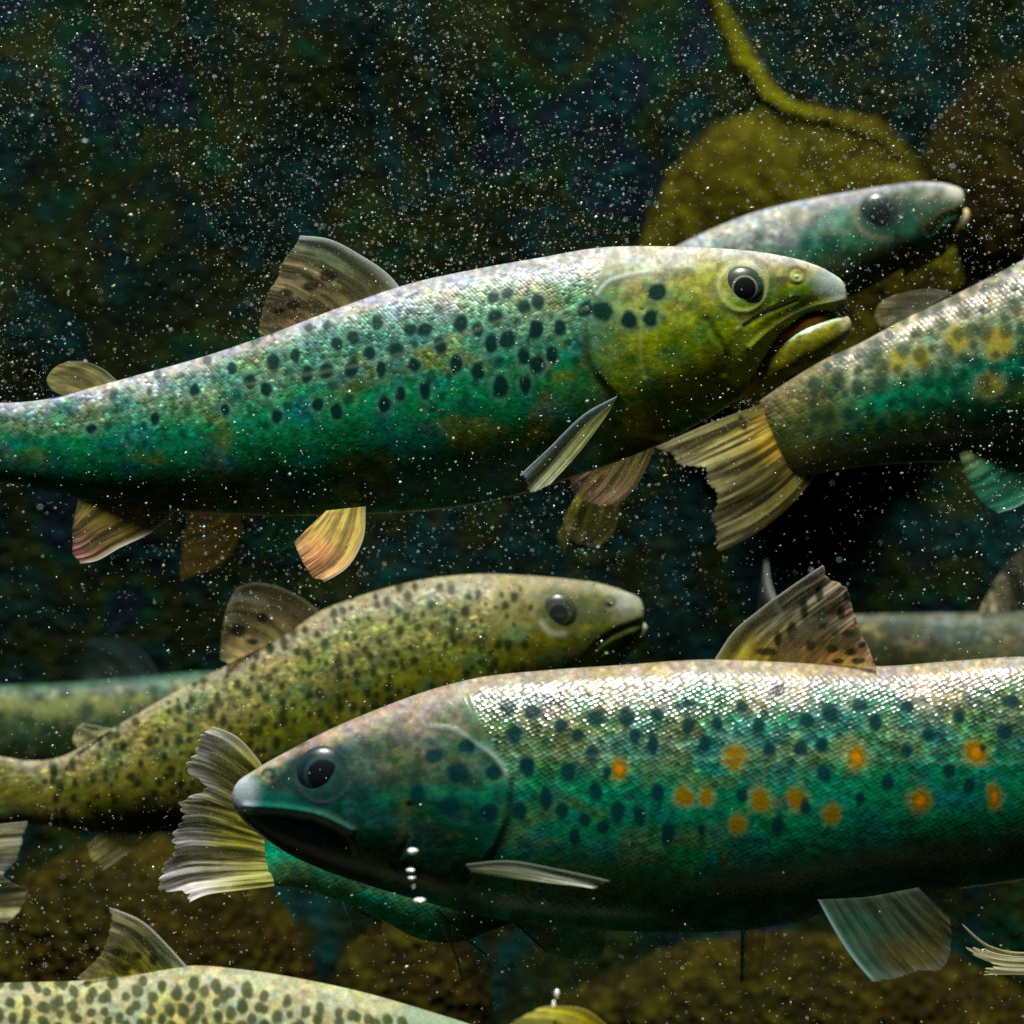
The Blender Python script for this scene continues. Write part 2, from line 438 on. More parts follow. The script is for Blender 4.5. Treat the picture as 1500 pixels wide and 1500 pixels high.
def scatter(rnd, n, box, rx, ry, mind, jit=0.35):
    pts = []
    x0, y0, x1, y1 = box
    tries = 0
    while len(pts) < n and tries < n * 30:
        tries += 1
        x, y = rnd.uniform(x0, x1), rnd.uniform(y0, y1)
        if all((x - a) ** 2 + (y - b) ** 2 > mind ** 2 for a, b, *_ in pts[-400:]):
            k = rnd.uniform(1 - jit, 1 + jit)
            pts.append((x, y, rx * k, ry * k * rnd.uniform(0.8, 1.2)))
    return pts

# ------------------------------------------------------------------ setting: rocky bed, boulders, weed
def rock_material(name, cols, scale, rough=0.9, gain=1.0):
    cols = [tuple(max(.0005, sum(c) / 3 + (x - sum(c) / 3) * 1.35) for x in c) for c in cols]
    m, n, l = newmat(name)
    out = n.new('ShaderNodeOutputMaterial'); b = n.new('ShaderNodeBsdfPrincipled')
    tc = n.new('ShaderNodeTexCoord')
    no = n.new('ShaderNodeTexNoise'); no.inputs['Scale'].default_value = scale; no.inputs['Detail'].default_value = 3
    l.new(tc.outputs['Object'], no.inputs['Vector'])
    cr = n.new('ShaderNodeValToRGB'); l.new(no.outputs['Fac'], cr.inputs[0])
    e = cr.color_ramp.elements
    e[0].position = 0.30; e[0].color = (*cols[0], 1); e[1].position = 0.70; e[1].color = (*cols[-1], 1)
    for i, c in enumerate(cols[1:-1]):
        x = e.new(0.30 + 0.40 * (i + 1) / (len(cols) - 1)); x.color = (*c, 1)
    v = n.new('ShaderNodeTexVoronoi'); v.inputs['Scale'].default_value = scale * 14; l.new(tc.outputs['Object'], v.inputs['Vector'])
    sp = n.new('ShaderNodeSeparateColor'); l.new(v.outputs['Color'], sp.inputs[0])
    p = math_(n, l, 'POWER', sp.outputs[0], 2.6)
    f = math_(n, l, 'ADD', math_(n, l, 'MULTIPLY', p, 1.0), 0.5)
    f = math_(n, l, 'MULTIPLY', f, gain * .7)
    s = n.new('ShaderNodeVectorMath'); s.operation = 'SCALE'; l.new(cr.outputs[0], s.inputs[0]); l.new(f, s.inputs['Scale'])
    l.new(s.outputs[0], b.inputs['Base Color']); b.inputs['Roughness'].default_value = rough; b.inputs['Specular IOR Level'].default_value = 0.05
    bp = n.new('ShaderNodeBump'); bp.inputs['Distance'].default_value = 0.01; bp.inputs['Strength'].default_value = 0.6
    l.new(v.outputs['Distance'], bp.inputs['Height']); l.new(bp.outputs[0], b.inputs['Normal'])
    l.new(b.outputs[0], out.inputs[0]); return m

bed_m = rock_material('gravel_bank', [(.002, .034, .036), (.010, .014, .030), (.002, .036, .016), (.020, .026, .002), (.006, .018, .012), (.002, .034, .034), (.020, .028, .002), (.004, .018, .020)], 9.0, gain=.75)
# a sheet that runs from behind and under the camera, back, and up into a steep bank
nu_, nv_ = 420, 440
xs = np.linspace(-3.2, 3.2, nu_)[:, None]; q = np.linspace(0, 1, nv_)[None]
prof = spline([(-3.2, 6.5), (-2.9, 3.0), (-2.6, 0.4), (-1.9, -1.2), (-1.0, -1.35), (0.2, -1.35), (0.85, -1.1), (1.0, -0.6), (1.06, -0.15), (1.12, 0.4), (1.35, 1.3), (1.7, 3.0), (2.0, 6.0)], q=q[0])  # high unseen rims, at the sides too, are added to block sky fill
Y = prof[None, :, 0] + 0 * xs; Z = prof[None, :, 1] + 0 * xs
arc = q * 17
hb = 0.10 * fbm(xs * 3.1 + 0 * q, arc * 3.1 + 0 * xs, 31) + 0.03 * fbm(xs * 14 + 0 * q, arc * 14 + 0 * xs, 33)
Y = Y - hb; Z = Z + 0.4 * hb + 6.5 * sstep(1.5, 2.9, np.abs(xs)) * (1 - sstep(2.0, 5.5, Z))
bed = link('riverbed', np.stack([xs + 0 * q, Y, Z], -1).reshape(-1, 3), grid_faces(nu_, nv_)[:, ::-1], bed_m)
bed['kind'] = 'structure'

def boulder(px, py, y, rx, rz, ry, mat, label, seed):
    n, m = 90, 120
    ph = np.linspace(0.001, math.pi - .001, n)[:, None]; a = np.linspace(0, 2 * math.pi, m, endpoint=False)[None]
    X = np.sin(ph) * np.cos(a); Yy = np.sin(ph) * np.sin(a); Zz = np.cos(ph) + 0 * a
    d = 1 + 0.34 * (fbm(X * 1.6 + Zz + 5, Yy * 1.6 - Zz + 5, seed) - .5) + 0.12 * (fbm(X * 6 + Zz * 3 + 5, Yy * 6 - 3 * Zz + 5, seed + 2) - .5)
    s = scl(y)
    c0 = P(np.array(px, float), np.array(py, float), y)
    o = link('boulder', np.stack([X * d * rx * s, Yy * d * ry * s, Zz * d * rz * s], -1), grid_faces(n, m, True), mat)
    o.location = c0
    o['label'] = label; o['category'] = 'boulder'; o['group'] = 'boulders on the tank bed'
    return o
alg = rock_material('algae_rock', [(.046, .046, .002), (.08, .078, .003), (.05, .042, .003), (.12, .125, .003)], 9.0)
alg2 = rock_material('brown_algae_rock', [(.014, .013, .001), (.022, .021, .001), (.024, .018, .001), (.024, .026, .002)], 8.0)
boulder(1165, 425, 1.02, 240, 265, 110, alg, 'large round olive boulder behind the blunt-nosed trout at the top right', 3)
boulder(1480, 330, 1.03, 150, 230, 90, alg2, 'smaller olive boulder at the right edge, beside the large round one', 5)
boulder(180, 1470, 0.55, 260, 230, 160, alg2, 'brown algae-covered boulder low on the left, behind the leopard-spotted trout', 8)
boulder(600, 1500, 0.50, 120, 160, 100, alg2, 'rusty brown boulder beneath the chin of the big front trout', 12)
boulder(1180, 1600, 0.50, 400, 230, 130, alg2, 'wide olive brown boulder low on the right, under the front trout', 16)
def tube(name, pts, rad, y, mat, label, cat, seed=0):
    n = 120; m = 24
    c = spline([(p[0], p[1]) for p in pts], n); r = spline([(i, x) for i, x in enumerate(rad)], n)[:, 1]
    c3 = P(c[:, 0], c[:, 1], y + 0 * c[:, 0])
    c3[:, 1] += 0.02 * np.sin(np.linspace(0, 5, n))
    tg = np.gradient(c3, axis=0); tg /= np.linalg.norm(tg, axis=1)[:, None]
    sdv = np.cross(tg, [0, 1, 0]); sdv /= np.linalg.norm(sdv, axis=1)[:, None]; up = np.cross(sdv, tg)
    a = np.linspace(0, 2 * math.pi, m, endpoint=False)
    rr = (r[:, None] * (0.8 + 0.5 * fbm(np.linspace(0, 14, n)[:, None] + 0 * a[None], a[None] * 0.8 + 0 * r[:, None], seed, 3))) * scl(y)
    co = c3[:, None] + rr[..., None] * (np.cos(a)[None, :, None] * sdv[:, None] + np.sin(a)[None, :, None] * up[:, None])
    o = link(name, co, grid_faces(n, m, True), mat); o['label'] = label; o['category'] = cat
    return o
weed = rock_material('weed', [(.10, .10, .004), (.17, .18, .005), (.08, .08, .005)], 12.0)
tube('sunken_branch', [(985, -160), (1040, -30), (1075, 50), (1105, 110), (1140, 155), (1215, 185), (1275, 206), (1320, 236)], [14, 11, 10, 9, 12, 18, 17, 4], 0.90, weed,
     'bent yellow-green sunken branch arching over the large boulder', 'branch', 3)

# ------------------------------------------------------------------ the fish
skinA = skin_material('trout_skin', dome=1.2, flake=.7, cell=5.0, tilt=0.2, rough=0.40, spec=0.35, grain=0.45)
skinB = skin_material('silvery_trout_skin', dome=3.6, flake=.6, cell=6.8, tilt=0.22, rough=0.25, spec=1.0, grain=0.45)
skinC = skin_material('soft_trout_skin', cell=5.0, tilt=0.15, rough=0.5, spec=0.22, grain=0.5)

# ---- A: the sharp fish with the open mouth
yA = 0.0
A = fish_root('sharp green trout with open mouth and tall raised dorsal fin, facing right above the middle', 640, 580, yA)
A_rings = [(1239, 428, 1240, 440, .85), (1234, 413, 1237, 450, .74), (1214, 398, 1222, 458, .60), (1182, 384, 1184, 462, .55), (1140, 374, 1140, 496, .56),
  (1090, 367, 1085, 578, .55), (1030, 363, 1010, 628, .54), (960, 361, 940, 662, .53), (880, 363, 860, 692, .5), (790, 378, 770, 722, .5), (700, 394, 690, 740, .5),
  (600, 416, 600, 750, .5), (500, 450, 510, 754, .5), (400, 488, 410, 756, .48, 4), (300, 522, 310, 752, .46, 10), (200, 550, 215, 745, .43, 20), (130, 569, 140, 735, .4, 28),
  (60, 586, 60, 718, .36, 38), (0, 590, 0, 706, .3, 46), (-50, 585, -55, 712, .2, 54), (-78, 583, -84, 714, .06, 58)]
spA = [(962,428,13,12),(883,455,15,14),(922,470,12,12),(953,467,10,12),(857,453,10,12),(820,480,9,11),(787,480,9,11),(808,520,9,11),(768,522,8,11),(787,534,11,13),(768,450,9,12),(788,442,10,11),(722,435,8,9),(743,430,8,9),
 (727,467,10,11),(675,473,10,12),(700,483,8,11),(622,483,11,9),(600,482,9,8),(552,473,8,9),(517,495,9,10),(493,503,9,9),(542,517,9,10),(580,512,11,11),(645,505,9,13),(743,497,11,13),(720,503,9,14),(785,483,9,13),
 (668,532,8,13),(700,543,9,14),(607,535,8,10),(558,540,7,12),(515,540,9,13),(478,543,10,12),(450,548,8,13),(400,530,9,13),(432,520,7,9),(367,558,8,12),(390,570,8,11),(623,572,8,14),(587,577,7,11),(733,565,10,17),
 (770,563,8,12),(465,593,8,10),(492,602,8,12),(563,593,8,12),(405,610,7,11),(285,572,7,12),(227,613,6,9),(133,628,7,7),(340,540,7,9),(330,600,6,9)]
rnd = random.Random(77)
spA2 = [q for q in scatter(rnd, 150, (150, 430, 850, 680), 5, 6.5, 24, .4) if abs(q[1] - (600 - 0.16 * q[0] + 20)) < 75 and min((q[0]-a)**2 + (q[1]-b)**2 for a, b, *_ in spA) > 330]
gillA = [(1400, 200), (1000, 280), (960, 392), (930, 392), (880, 412), (862, 450), (858, 500), (868, 540), (890, 566), (915, 600), (930, 760), (1400, 760)]
def colA(L):
    c = palette(L, (.30, .33, .40), (.10, .18, .13), (.012, .165, .08), (.012, .075, .03), (.04, .05, .035),  # dark low and belly tones put underside shade into the skin
                [((.10, .12, .025), 70, .75), ((.008, .14, .12), 90, .6), ((.02, .13, .16), 60, .5), ((.015, .16, .07), 50, .5)], 1)
    hd = sstep(835, 940, L['fx'])
    hc = palette(L, (.40, .42, .42), (.24, .27, .13), (.15, .22, .035), (.12, .14, .015), (.015, .015, .005), [((.03, .14, .05), 45, .6), ((.24, .28, .05), 60, .5)], 9, .5, .7)
    return mixc(c, 0, hd * 0 + 0) * (1 - hd)[..., None] + hc * hd[..., None]
opsA = [('plate', gillA, 1.0, 6), ('smooth', [(1250, 340), (900, 340), (868, 450), (862, 540), (900, 700), (1250, 700)]),
  ('line', [(905, 405), (880, 420), (866, 445), (858, 500), (866, 545), (885, 565)], (.03, .06, .03), .7, 5),
  ('line', [(950, 398), (915, 404), (888, 415), (874, 432)], (.35, .42, .36), .8, 4), ('ridge', [(950, 398), (915, 404), (888, 415), (874, 432)], .6, 5),
  ('ridge', [(940, 455), (938, 500), (945, 550)], -.7, 4), ('line', [(940, 455), (938, 500), (945, 550)], (.30, .34, .12), .35, 5),
  ('ridge', [(1035, 470), (1060, 520), (1060, 545)], -.7, 6), ('line', [(1090, 500), (1075, 515), (1062, 540)], (.04, .06, .02), .5, 5),
  *[('ridge', [(955 - 6 * k, 430 + 26 * k), (925 - 3 * k, 436 + 27 * k), (885, 440 + 24 * k)], .1 if k % 2 else -.1, 7) for k in range(5)],
  ('line', [(1038, 462), (1050, 500), (1045, 540), (1000, 560)], (.03, .05, .01), .45, 5), ('line', [(1140, 540), (1080, 578), (1020, 590)], (.02, .03, .008), .6, 9),
  ('dots', [(1000, 400, 14, 8), (1030, 470, 10, 14), (985, 505, 12, 16), (930, 530, 14, 10), (1010, 540, 16, 10), (1110, 440, 9, 5), (960, 575, 20, 8), (1195, 415, 8, 5)], (.03, .07, .015), .45, .7, 1.2),
  ('ring', 1167, 405, 4, 3, (.01, .015, .01), .8, -.6),
  ('area', [(1065, 545), (1085, 495), (1120, 480), (1135, 505), (1095, 555), (1070, 560)], (.30, .38, .08), .7, 8),
  ('line', [(1165, 437), (1140, 448), (1110, 462), (1080, 480)], (.55, .60, .30), .6, 3), ('line', [(1160, 446), (1130, 458), (1100, 474), (1075, 490)], (.03, .05, .02), .6, 4),
  ('ridge', [(1235, 440), (1195, 450), (1160, 465), (1125, 488), (1100, 510)], .9, 6), ('ridge', [(1165, 440), (1130, 455), (1090, 478)], -.8, 4),
  ('line', [(1236, 442), (1195, 447), (1160, 462), (1128, 485)], (.5, .52, .25), .45, 3),
  ('area', [(1245, 400), (1215, 395), (1190, 405), (1200, 425), (1238, 440)], (.40, .46, .50), .5, 14),  # pale snout: highlight from above, painted on
  ('bump', 1167, 405, 9, .6), ('line', [(1160, 403), (1173, 407)], (.55, .60, .28), .8, 6), ('ring', 1167, 405, 12, 3, (.03, .04, .02), .55, -.5),
  ('line', [(1130, 410), (1150, 408)], (.02, .04, .03), .6, 5),
  ('ring', 1088, 421, 35, 3, (.40, .45, .26), .45, .3), ('ring', 1088, 421, 45, 5, (.05, .08, .04), .35, -.3),
  ('dots', [(x, y, rx * 1.5, ry * 1.4) for x, y, rx, ry in spA], (.14, .30, .22), .28, .45),
  ('dots', spA2, (.004, .035, .025), .75, .5), ('dots', spA, (.002, .018, .016), .97, .36), ('dots', [(907, 508, 9, 12), (858, 513, 7, 22), (880, 545, 8, 12)], (.02, .05, .02), .5, .6),
  ('line', [(860, 452), (760, 462), (680, 490), (600, 515), (500, 540), (400, 556), (250, 590), (60, 640)], (.28, .36, .24), .18, 3),
  ('ridge', [(860, 452), (760, 462), (680, 490), (600, 515), (500, 540), (400, 556), (250, 590), (60, 640)], .1, 4)]
def jawc(L):
    c = np.zeros(L['fx'].shape + (3,)); c[:] = (.13, .14, .03)
    c = c * (0.6 + .8 * fbm(L['fx'] / 10, L['fy'] / 8, 3))[..., None]
    c = mixc(c, (.50, .72, .62), sstep(0.62, 0.86, L['t'] + .25 * (fbm(L['fx'] / 9, L['fy'] / 9, 4) - .5)))
    c = c * (.6 + .8 * fbm(L['fx'] / 6, L['fy'] / 5, 6, 4))[..., None]
    return mixc(c, (.35, .38, .25), sstep(1222, 1240, L['fx']) * .8)
jawA = [(1247, 472, 1247, 479, .9), (1243, 465, 1245, 488, 1.0), (1230, 463, 1232, 504, 1.0), (1205, 470, 1206, 524, .95), (1172, 483, 1170, 545, .86), (1140, 501, 1135, 563, .72), (1095, 520, 1090, 583, .6), (1045, 540, 1040, 600, .5)]
LA = body(A, A_rings, yA, skinA, colA, opsA, step=1.7, nth=420, extra=[(jawA, 160, [], jawc, 0.8)])
def liningc(L):
    c = np.zeros(L['fx'].shape + (3,)); c[:] = (.22, .085, .012)
    return c * (0.4 + 1.1 * fbm(L['fx'] / 8, L['fy'] / 8, 8))[..., None]
def blob(parent, name, rg, y, mat, cf, nth=60, step=3):
    L = loft(rg, y, step, nth, 1.0); c = cf(L)
    nr, nc = L['fx'].shape
    FE = np.stack([L['fx'], L['fy'], 0 * L['fx']], -1)
    return link(name, L['co'], grid_faces(nr, nc, True), mat, parent, {'skin': ('FLOAT_COLOR', rgba(c.reshape(-1, 3))), 'feat': ('FLOAT_VECTOR', FE)})
blob(A, 'mouth_lining', [(1224, 462, 1224, 464, .8), (1215, 450, 1216, 476, .8), (1180, 452, 1182, 494, .7), (1140, 470, 1142, 518, .7), (1100, 500, 1100, 535, .7)], yA, skinC, liningc)
eye(A, LA, 1088, 421, 32, pupil=0.52, ringc=(.42, .44, .30), iris=(.02, .045, .035), rim=(.035, .06, .04), ringw=.035, off=(0.08, -0.05), out=.2)
fin(A, 'dorsal_fin', [(588, 424), (540, 446), (470, 470), (395, 496)], [(440, 345), (425, 365), (400, 410), (385, 450), (378, 486)], yA, yA - .006, lead=[(572, 405), (530, 375), (480, 350)], col=(.20, .17, .07), tip=(.24, .20, .11),
    rays=13, rag=.03, spots=[(455, 420, 12, 7), (420, 428, 10, 6), (430, 447, 10, 7), (480, 405, 14, 9), (410, 455, 10, 4)], spotc=(.05, .03, .02), leadc=(.75, .85, .8), leadw=.06, leads=.95, solid=.7, seed=3,
    tints=[(.15, .6, .12, .4, (.12, .22, .14), .6), (.8, .3, .2, .3, (.34, .18, .12), .5), (.9, .6, .15, .4, (.36, .32, .14), .6), (.05, .97, .12, .12, (.55, .55, .42), .7)])
fin(A, 'adipose_fin', [(172, 558), (140, 570), (104, 580)], [(100, 529), (78, 540), (68, 558), (76, 572)], yA + .008, lead=[(150, 540), (125, 530)], trail=[(90, 578)], col=(.22, .21, .09), tip=(.28, .26, .12), rays=5, rag=.01, solid=.85, leadc=(.35, .36, .3), seed=4, nu=60, nv=40, raystr=.15)
fin(A, 'tail_fin', [(-60, 588), (-72, 650), (-60, 712)], [(-235, 520), (-215, 600), (-205, 650), (-215, 700), (-235, 790)], yA + .017, yA + .03, lead=[(-130, 560)], trail=[(-130, 745)], col=(.2, .19, .09), rays=20, rag=.06, seed=5)
fin(A, 'pectoral_fin', [(904, 580), (896, 598)], [(762, 695), (762, 712), (772, 726), (800, 716)], yA - .040, yA - .052, lead=[(862, 602), (800, 660)], trail=[(855, 655)], col=(.14, .16, .05), tip=(.22, .24, .14), rays=8, rag=.07,
    leadc=(.60, .72, .80), leadw=.25, leads=.95, solid=.92, seed=6, edgec=(.5, .6, .65), bend=10)
fin(A, 'pectoral_fin', [(965, 640), (900, 662), (880, 672)], [(902, 742), (870, 742), (845, 735), (830, 700)], yA + .035, yA + .05, lead=[(950, 678), (930, 715)], trail=[(850, 690)], col=(.36, .29, .12), tip=(.42, .25, .18), rays=15, rag=.04,
    leadc=(.6, .6, .42), leadw=.035, solid=.85, seed=7, tints=[(.8, .8, .3, .35, (.42, .20, .17), .8)], edgec=(.45, .4, .25))
fin(A, 'pelvic_fin', [(536, 742), (505, 745), (478, 748)], [(475, 853), (458, 848), (440, 820), (430, 795)], yA - .016, yA - .03, lead=[(532, 790), (508, 832)], trail=[(455, 770)], col=(.33, .26, .07), tip=(.34, .23, .10), rays=12, rag=.03,
    leadc=(.6, .62, .45), leadw=.05, solid=.9, seed=8, tints=[(.5, .8, .3, .25, (.42, .17, .09), .65)])
fin(A, 'pelvic_fin', [(500, 744), (450, 748), (400, 750)], [(425, 800), (400, 815), (385, 822), (378, 800)], yA + .028, yA + .035, col=(.02, .13, .07), tip=(.02, .16, .09), rays=12, rag=.03, leadc=(.03, .16, .1), solid=.85, seed=9)
fin(A, 'anal_fin', [(262, 744), (190, 740), (115, 732)], [(118, 826), (106, 815), (104, 790), (108, 760)], yA + .006, yA, lead=[(225, 778), (175, 803), (140, 822)], col=(.09, .075, .012), tip=(.14, .10, .04), rays=12, rag=.02, leadc=(.75, .75, .68), leadw=.05, leads=.95,
    solid=.88, seed=10, tints=[(.25, .95, .3, .15, (.5, .25, .22), .7)])

# ---- B: the big front fish
yB = -0.075
B = fish_root('big front trout facing left with closed mouth, orange-ringed spots and silvery glittering back', 1120, 1170, yB)
B_rings = [(340, 1162, 340, 1172, .85), (346, 1148, 344, 1184, .8), (376, 1126, 362, 1207, .66), (420, 1101, 405, 1240, .58), (480, 1070, 465, 1270, .55), (550, 1040, 540, 1296, .53), (620, 1014, 615, 1318, .52),
  (700, 993, 700, 1340, .5), (800, 982, 800, 1355, .5), (900, 975, 900, 1362, .5), (1045, 966, 1045, 1364, .5), (1160, 970, 1150, 1352, .5), (1285, 976, 1270, 1318, .5), (1400, 968, 1400, 1302, .48), (1500, 962, 1500, 1288, .47),
  (1620, 972, 1620, 1262, .44, 10), (1750, 1005, 1750, 1220, .4, 25), (1860, 1040, 1850, 1190, .35, 40), (1930, 1045, 1925, 1185, .25, 52), (1975, 1040, 1970, 1190, .07, 60)]
spB = [(743,1035,11,12),(780,1043,11,11),(753,1077,11,13),(822,1063,9,11),(873,1053,12,12),(917,1053,10,14),(930,1077,8,11),(963,1047,9,9),(957,1090,8,12),(847,1077,8,10),(867,1103,9,10),(772,1123,10,14),(832,1130,11,14),
 (800,1170,9,15),(823,1187,9,11),(872,1160,9,13),(905,1187,10,14),(937,1195,9,14),(963,1163,10,12),(857,1200,8,9),(883,1213,9,9),(978,1223,9,15),(842,1228,7,11),(760,1187,10,11),(1033,1090,8,12),(1087,1167,9,11),
 (1140,1210,9,12),(1028,1215,6,8),(1087,1035,9,9),(1127,1100,9,12),(1173,1097,9,11),(800,1017,9,9),(1142,1010,10,9),(1217,1045,11,12),(1260,1033,10,9),(1283,1060,10,12),(1182,1055,10,9),(1203,1092,9,10),(1207,1133,9,13),
 (1300,1148,9,12),(1260,1170,7,10),(1328,1100,8,9),(1405,1050,8,10),(1470,1073,11,13),(1480,1027,12,9),(1360,1077,8,9),(1112,1063,8,9),(1390,1130,8,11),(1420,1150,8,11),(1008,1063,9,13),(1050,1060,8,9),(1180,1180,7,10),
 (635,1108,14,11),(673,1133,15,15),(683,1093,12,10),(723,1132,12,12),(772,1120,11,12),(612,1163,10,15),(660,1180,13,13),(718,1190,12,13),(1330,1035,9,8),(1440,1095,5,5),(1010,1030,8,6),(890,1130,6,8)]
orB = [(907,1127,15,17),(1002,1167,16,16),(1077,1108,20,18),(1113,1172,17,18),(1167,1170,17,17),(1080,1208,15,15),(1255,1110,19,20),(1430,1102,19,20),(1348,1173,19,17),(1218,1193,13,17),(1457,1167,12,18),(1035,1168,11,14),(1560,1110,19,19),(1620,1160,17,17)]
def colB(L):
    c = palette(L, (.27, .25, .22), (.085, .135, .085), (.010, .16, .095), (.008, .07, .035), (.008, .012, .008),  # near-black belly, on the head too: shade below painted into the skin
                [((.008, .12, .12), 80, .7), ((.07, .10, .03), 60, .5), ((.008, .08, .10), 50, .5), ((.008, .13, .05), 70, .5)], 41)
    hd = 1 - sstep(640, 760, L['fx'] + 30 * (fbm(L['fx'] / 30, L['fy'] / 30, 2) - .5))
    hc = palette(L, (.27, .25, .24), (.10, .11, .08), (.006, .055, .038), (.006, .022, .012), (.004, .006, .005), [((.02, .13, .09), 45, .6), ((.05, .09, .03), 50, .5), ((.02, .08, .10), 50, .5)], 49)
    return c * (1 - hd)[..., None] + hc * hd[..., None]
gillB = [(200, 600), (620, 900), (690, 1030), (715, 1095), (738, 1122), (746, 1150), (742, 1200), (720, 1250), (690, 1290), (680, 1480), (200, 1480)]
opsB = [('plate', gillB, 1.1, 6), ('smooth', [(320, 950), (680, 950), (700, 1050), (744, 1140), (740, 1220), (700, 1400), (320, 1400)]),
  ('line', [(630, 1064), (665, 1068), (695, 1088), (728, 1112), (744, 1140)], (.24, .32, .30), .5, 4), ('ridge', [(630, 1064), (665, 1068), (695, 1088), (728, 1112), (744, 1140)], .6, 5),
  ('line', [(748, 1140), (748, 1190), (730, 1240), (700, 1275)], (.006, .02, .015), .7, 6),
  *[('ridge', [(610, 1100 + 24 * k), (660, 1104 + 24 * k), (712, 1112 + 24 * k)], .1 if k % 2 else -.1, 7) for k in range(5)],
  ('dots', [(560, 1105, 22, 12), (540, 1160, 18, 14), (600, 1130, 16, 12), (700, 1220, 18, 14), (650, 1250, 20, 14), (575, 1185, 14, 12), (440, 1090, 10, 5)], (.004, .03, .025), .5, .7, 1.2),
  ('ridge', [(600, 1180), (598, 1230), (580, 1262)], -.7, 5), ('line', [(594, 1170), (592, 1225)], (.07, .10, .04), .4, 8),
  # the cheek above the closed mouth overhangs the lower jaw; shade painted dark
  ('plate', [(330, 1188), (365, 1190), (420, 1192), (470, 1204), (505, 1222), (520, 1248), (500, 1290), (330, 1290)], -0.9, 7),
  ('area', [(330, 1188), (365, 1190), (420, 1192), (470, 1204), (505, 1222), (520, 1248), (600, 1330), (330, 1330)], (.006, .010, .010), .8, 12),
  ('line', [(365, 1176), (420, 1178), (470, 1188), (520, 1212)], (.05, .09, .06), .5, 5), ('ridge', [(360, 1180), (420, 1184), (470, 1194), (515, 1216)], 1.0, 5),
  ('area', [(336, 1150), (352, 1135), (380, 1150), (372, 1185), (340, 1190)], (.34, .40, .44), .75, 9),  # white snout tip is a painted highlight
  ('area', [(372, 1150), (420, 1160), (470, 1180), (430, 1190), (372, 1185)], (.01, .09, .08), .6, 10),
  ('ring', 473, 1135, 40, 3, (.13, .14, .10), .35, .2), ('area', [(395, 1150), (420, 1120), (450, 1098), (500, 1095), (522, 1130), (505, 1170), (460, 1180), (420, 1165)], (.008, .025, .03), .75, 12), ('line', [(400, 1150), (425, 1130), (440, 1108)], (.008, .02, .02), .7, 10),
  ('bump', 391, 1135, 7, .4), ('ring', 393, 1135, 8, 3, (.01, .015, .01), .8, -.4), ('line', [(387, 1139), (393, 1142)], (.30, .32, .22), .7, 3),
  ('dots', [(x, y, rx * 1.02, ry * 1.02) for x, y, rx, ry in orB], (.20, .24, .11), .5, .35, .8), ('dots', [(x, y, a * .72, b * .78) for x, y, a, b in orB], (.17, .105, .008), .9, .35, 1.2), ('dots', [(x, y, rx * .3, ry * .35) for x, y, rx, ry in orB if (int(x) % 3)], (.50, .19, .01), .8, .6, 1.2),
  ('dots', spB, (.003, .022, .026), .93, .38), ('dots', [(567, 1140, 14, 12), (615, 1207, 14, 12), (527, 1167, 12, 10), (640, 1220, 12, 12)], (.006, .02, .02), .6, .6),
  ('line', [(750, 1108), (850, 1108), (1000, 1112), (1200, 1108), (1400, 1118), (1700, 1110), (1920, 1115)], (.25, .34, .28), .12, 3), ('ridge', [(750, 1108), (850, 1108), (1000, 1112), (1200, 1108), (1400, 1118), (1700, 1110), (1920, 1115)], .08, 4)]
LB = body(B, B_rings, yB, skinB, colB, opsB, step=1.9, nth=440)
eye(B, LB, 473, 1135, 41, pupil=0.55, ringc=(.025, .06, .07), iris=(.006, .022, .03), rim=(.015, .03, .03), out=.10, ringw=.07)
fin(B, 'dorsal_fin', [(1047, 966), (1120, 976), (1200, 982), (1282, 990)], [(1205, 828), (1235, 850), (1255, 890), (1270, 940), (1284, 978)], yB, yB - .012, lead=[(1075, 925), (1110, 895), (1165, 855)], col=(.24, .21, .05), tip=(.24, .19, .13),
    rays=12, rag=.05, leadc=(.62, .68, .66), leadw=.02, solid=.93, seed=13, ripple=1.8,
    spots=[(1123, 955, 16, 6), (1160, 925, 7, 17), (1178, 893, 6, 16), (1200, 870, 6, 12), (1205, 912, 8, 12), (1187, 945, 8, 8), (1222, 925, 9, 7), (1218, 950, 9, 6), (1232, 897, 6, 10), (1243, 928, 10, 6), (1255, 908, 6, 5), (1247, 955, 9, 6), (1263, 945, 7, 5), (1258, 968, 11, 5), (1228, 968, 9, 4), (1140, 935, 6, 12), (1240, 872, 5, 8)],
    tints=[(.55, .18, .3, .15, (.52, .26, .12), .85), (.15, .55, .2, .4, (.22, .24, .20), .7), (.75, .7, .25, .3, (.42, .26, .15), .5), (.2, .1, .3, .1, (.34, .34, .03), .6)])
fin(B, 'adipose_fin', [(1700, 990), (1740, 1002), (1775, 1012)], [(1790, 955), (1805, 975), (1795, 1000)], yB, lead=[(1740, 962)], col=(.2, .2, .1), rays=5, rag=.01, seed=14, nu=60, nv=40)
fin(B, 'tail_fin', [(1965, 1045), (1970, 1115), (1965, 1185)], [(2140, 960), (2120, 1060), (2115, 1115), (2120, 1170), (2140, 1270)], yB + .02, yB + .035, lead=[(2040, 1010)], trail=[(2040, 1225)], col=(.2, .19, .1), rays=20, seed=15)
fin(B, 'pectoral_fin', [(682, 1266), (690, 1278)], [(893, 1290), (898, 1296), (890, 1303), (868, 1300)], yB - .052, yB - .066, lead=[(740, 1261), (820, 1274)], trail=[(780, 1290)], col=(.12, .14, .07), tip=(.25, .26, .22), rays=7, rag=.07,
    leadc=(.38, .45, .38), leadw=.5, leads=.9, solid=.9, seed=16)
fin(B, 'pectoral_fin', [(700, 1300), (690, 1312)], [(880, 1330), (888, 1340), (870, 1345)], yB + .05, yB + .06, col=(.10, .12, .06), rays=7, seed=17)
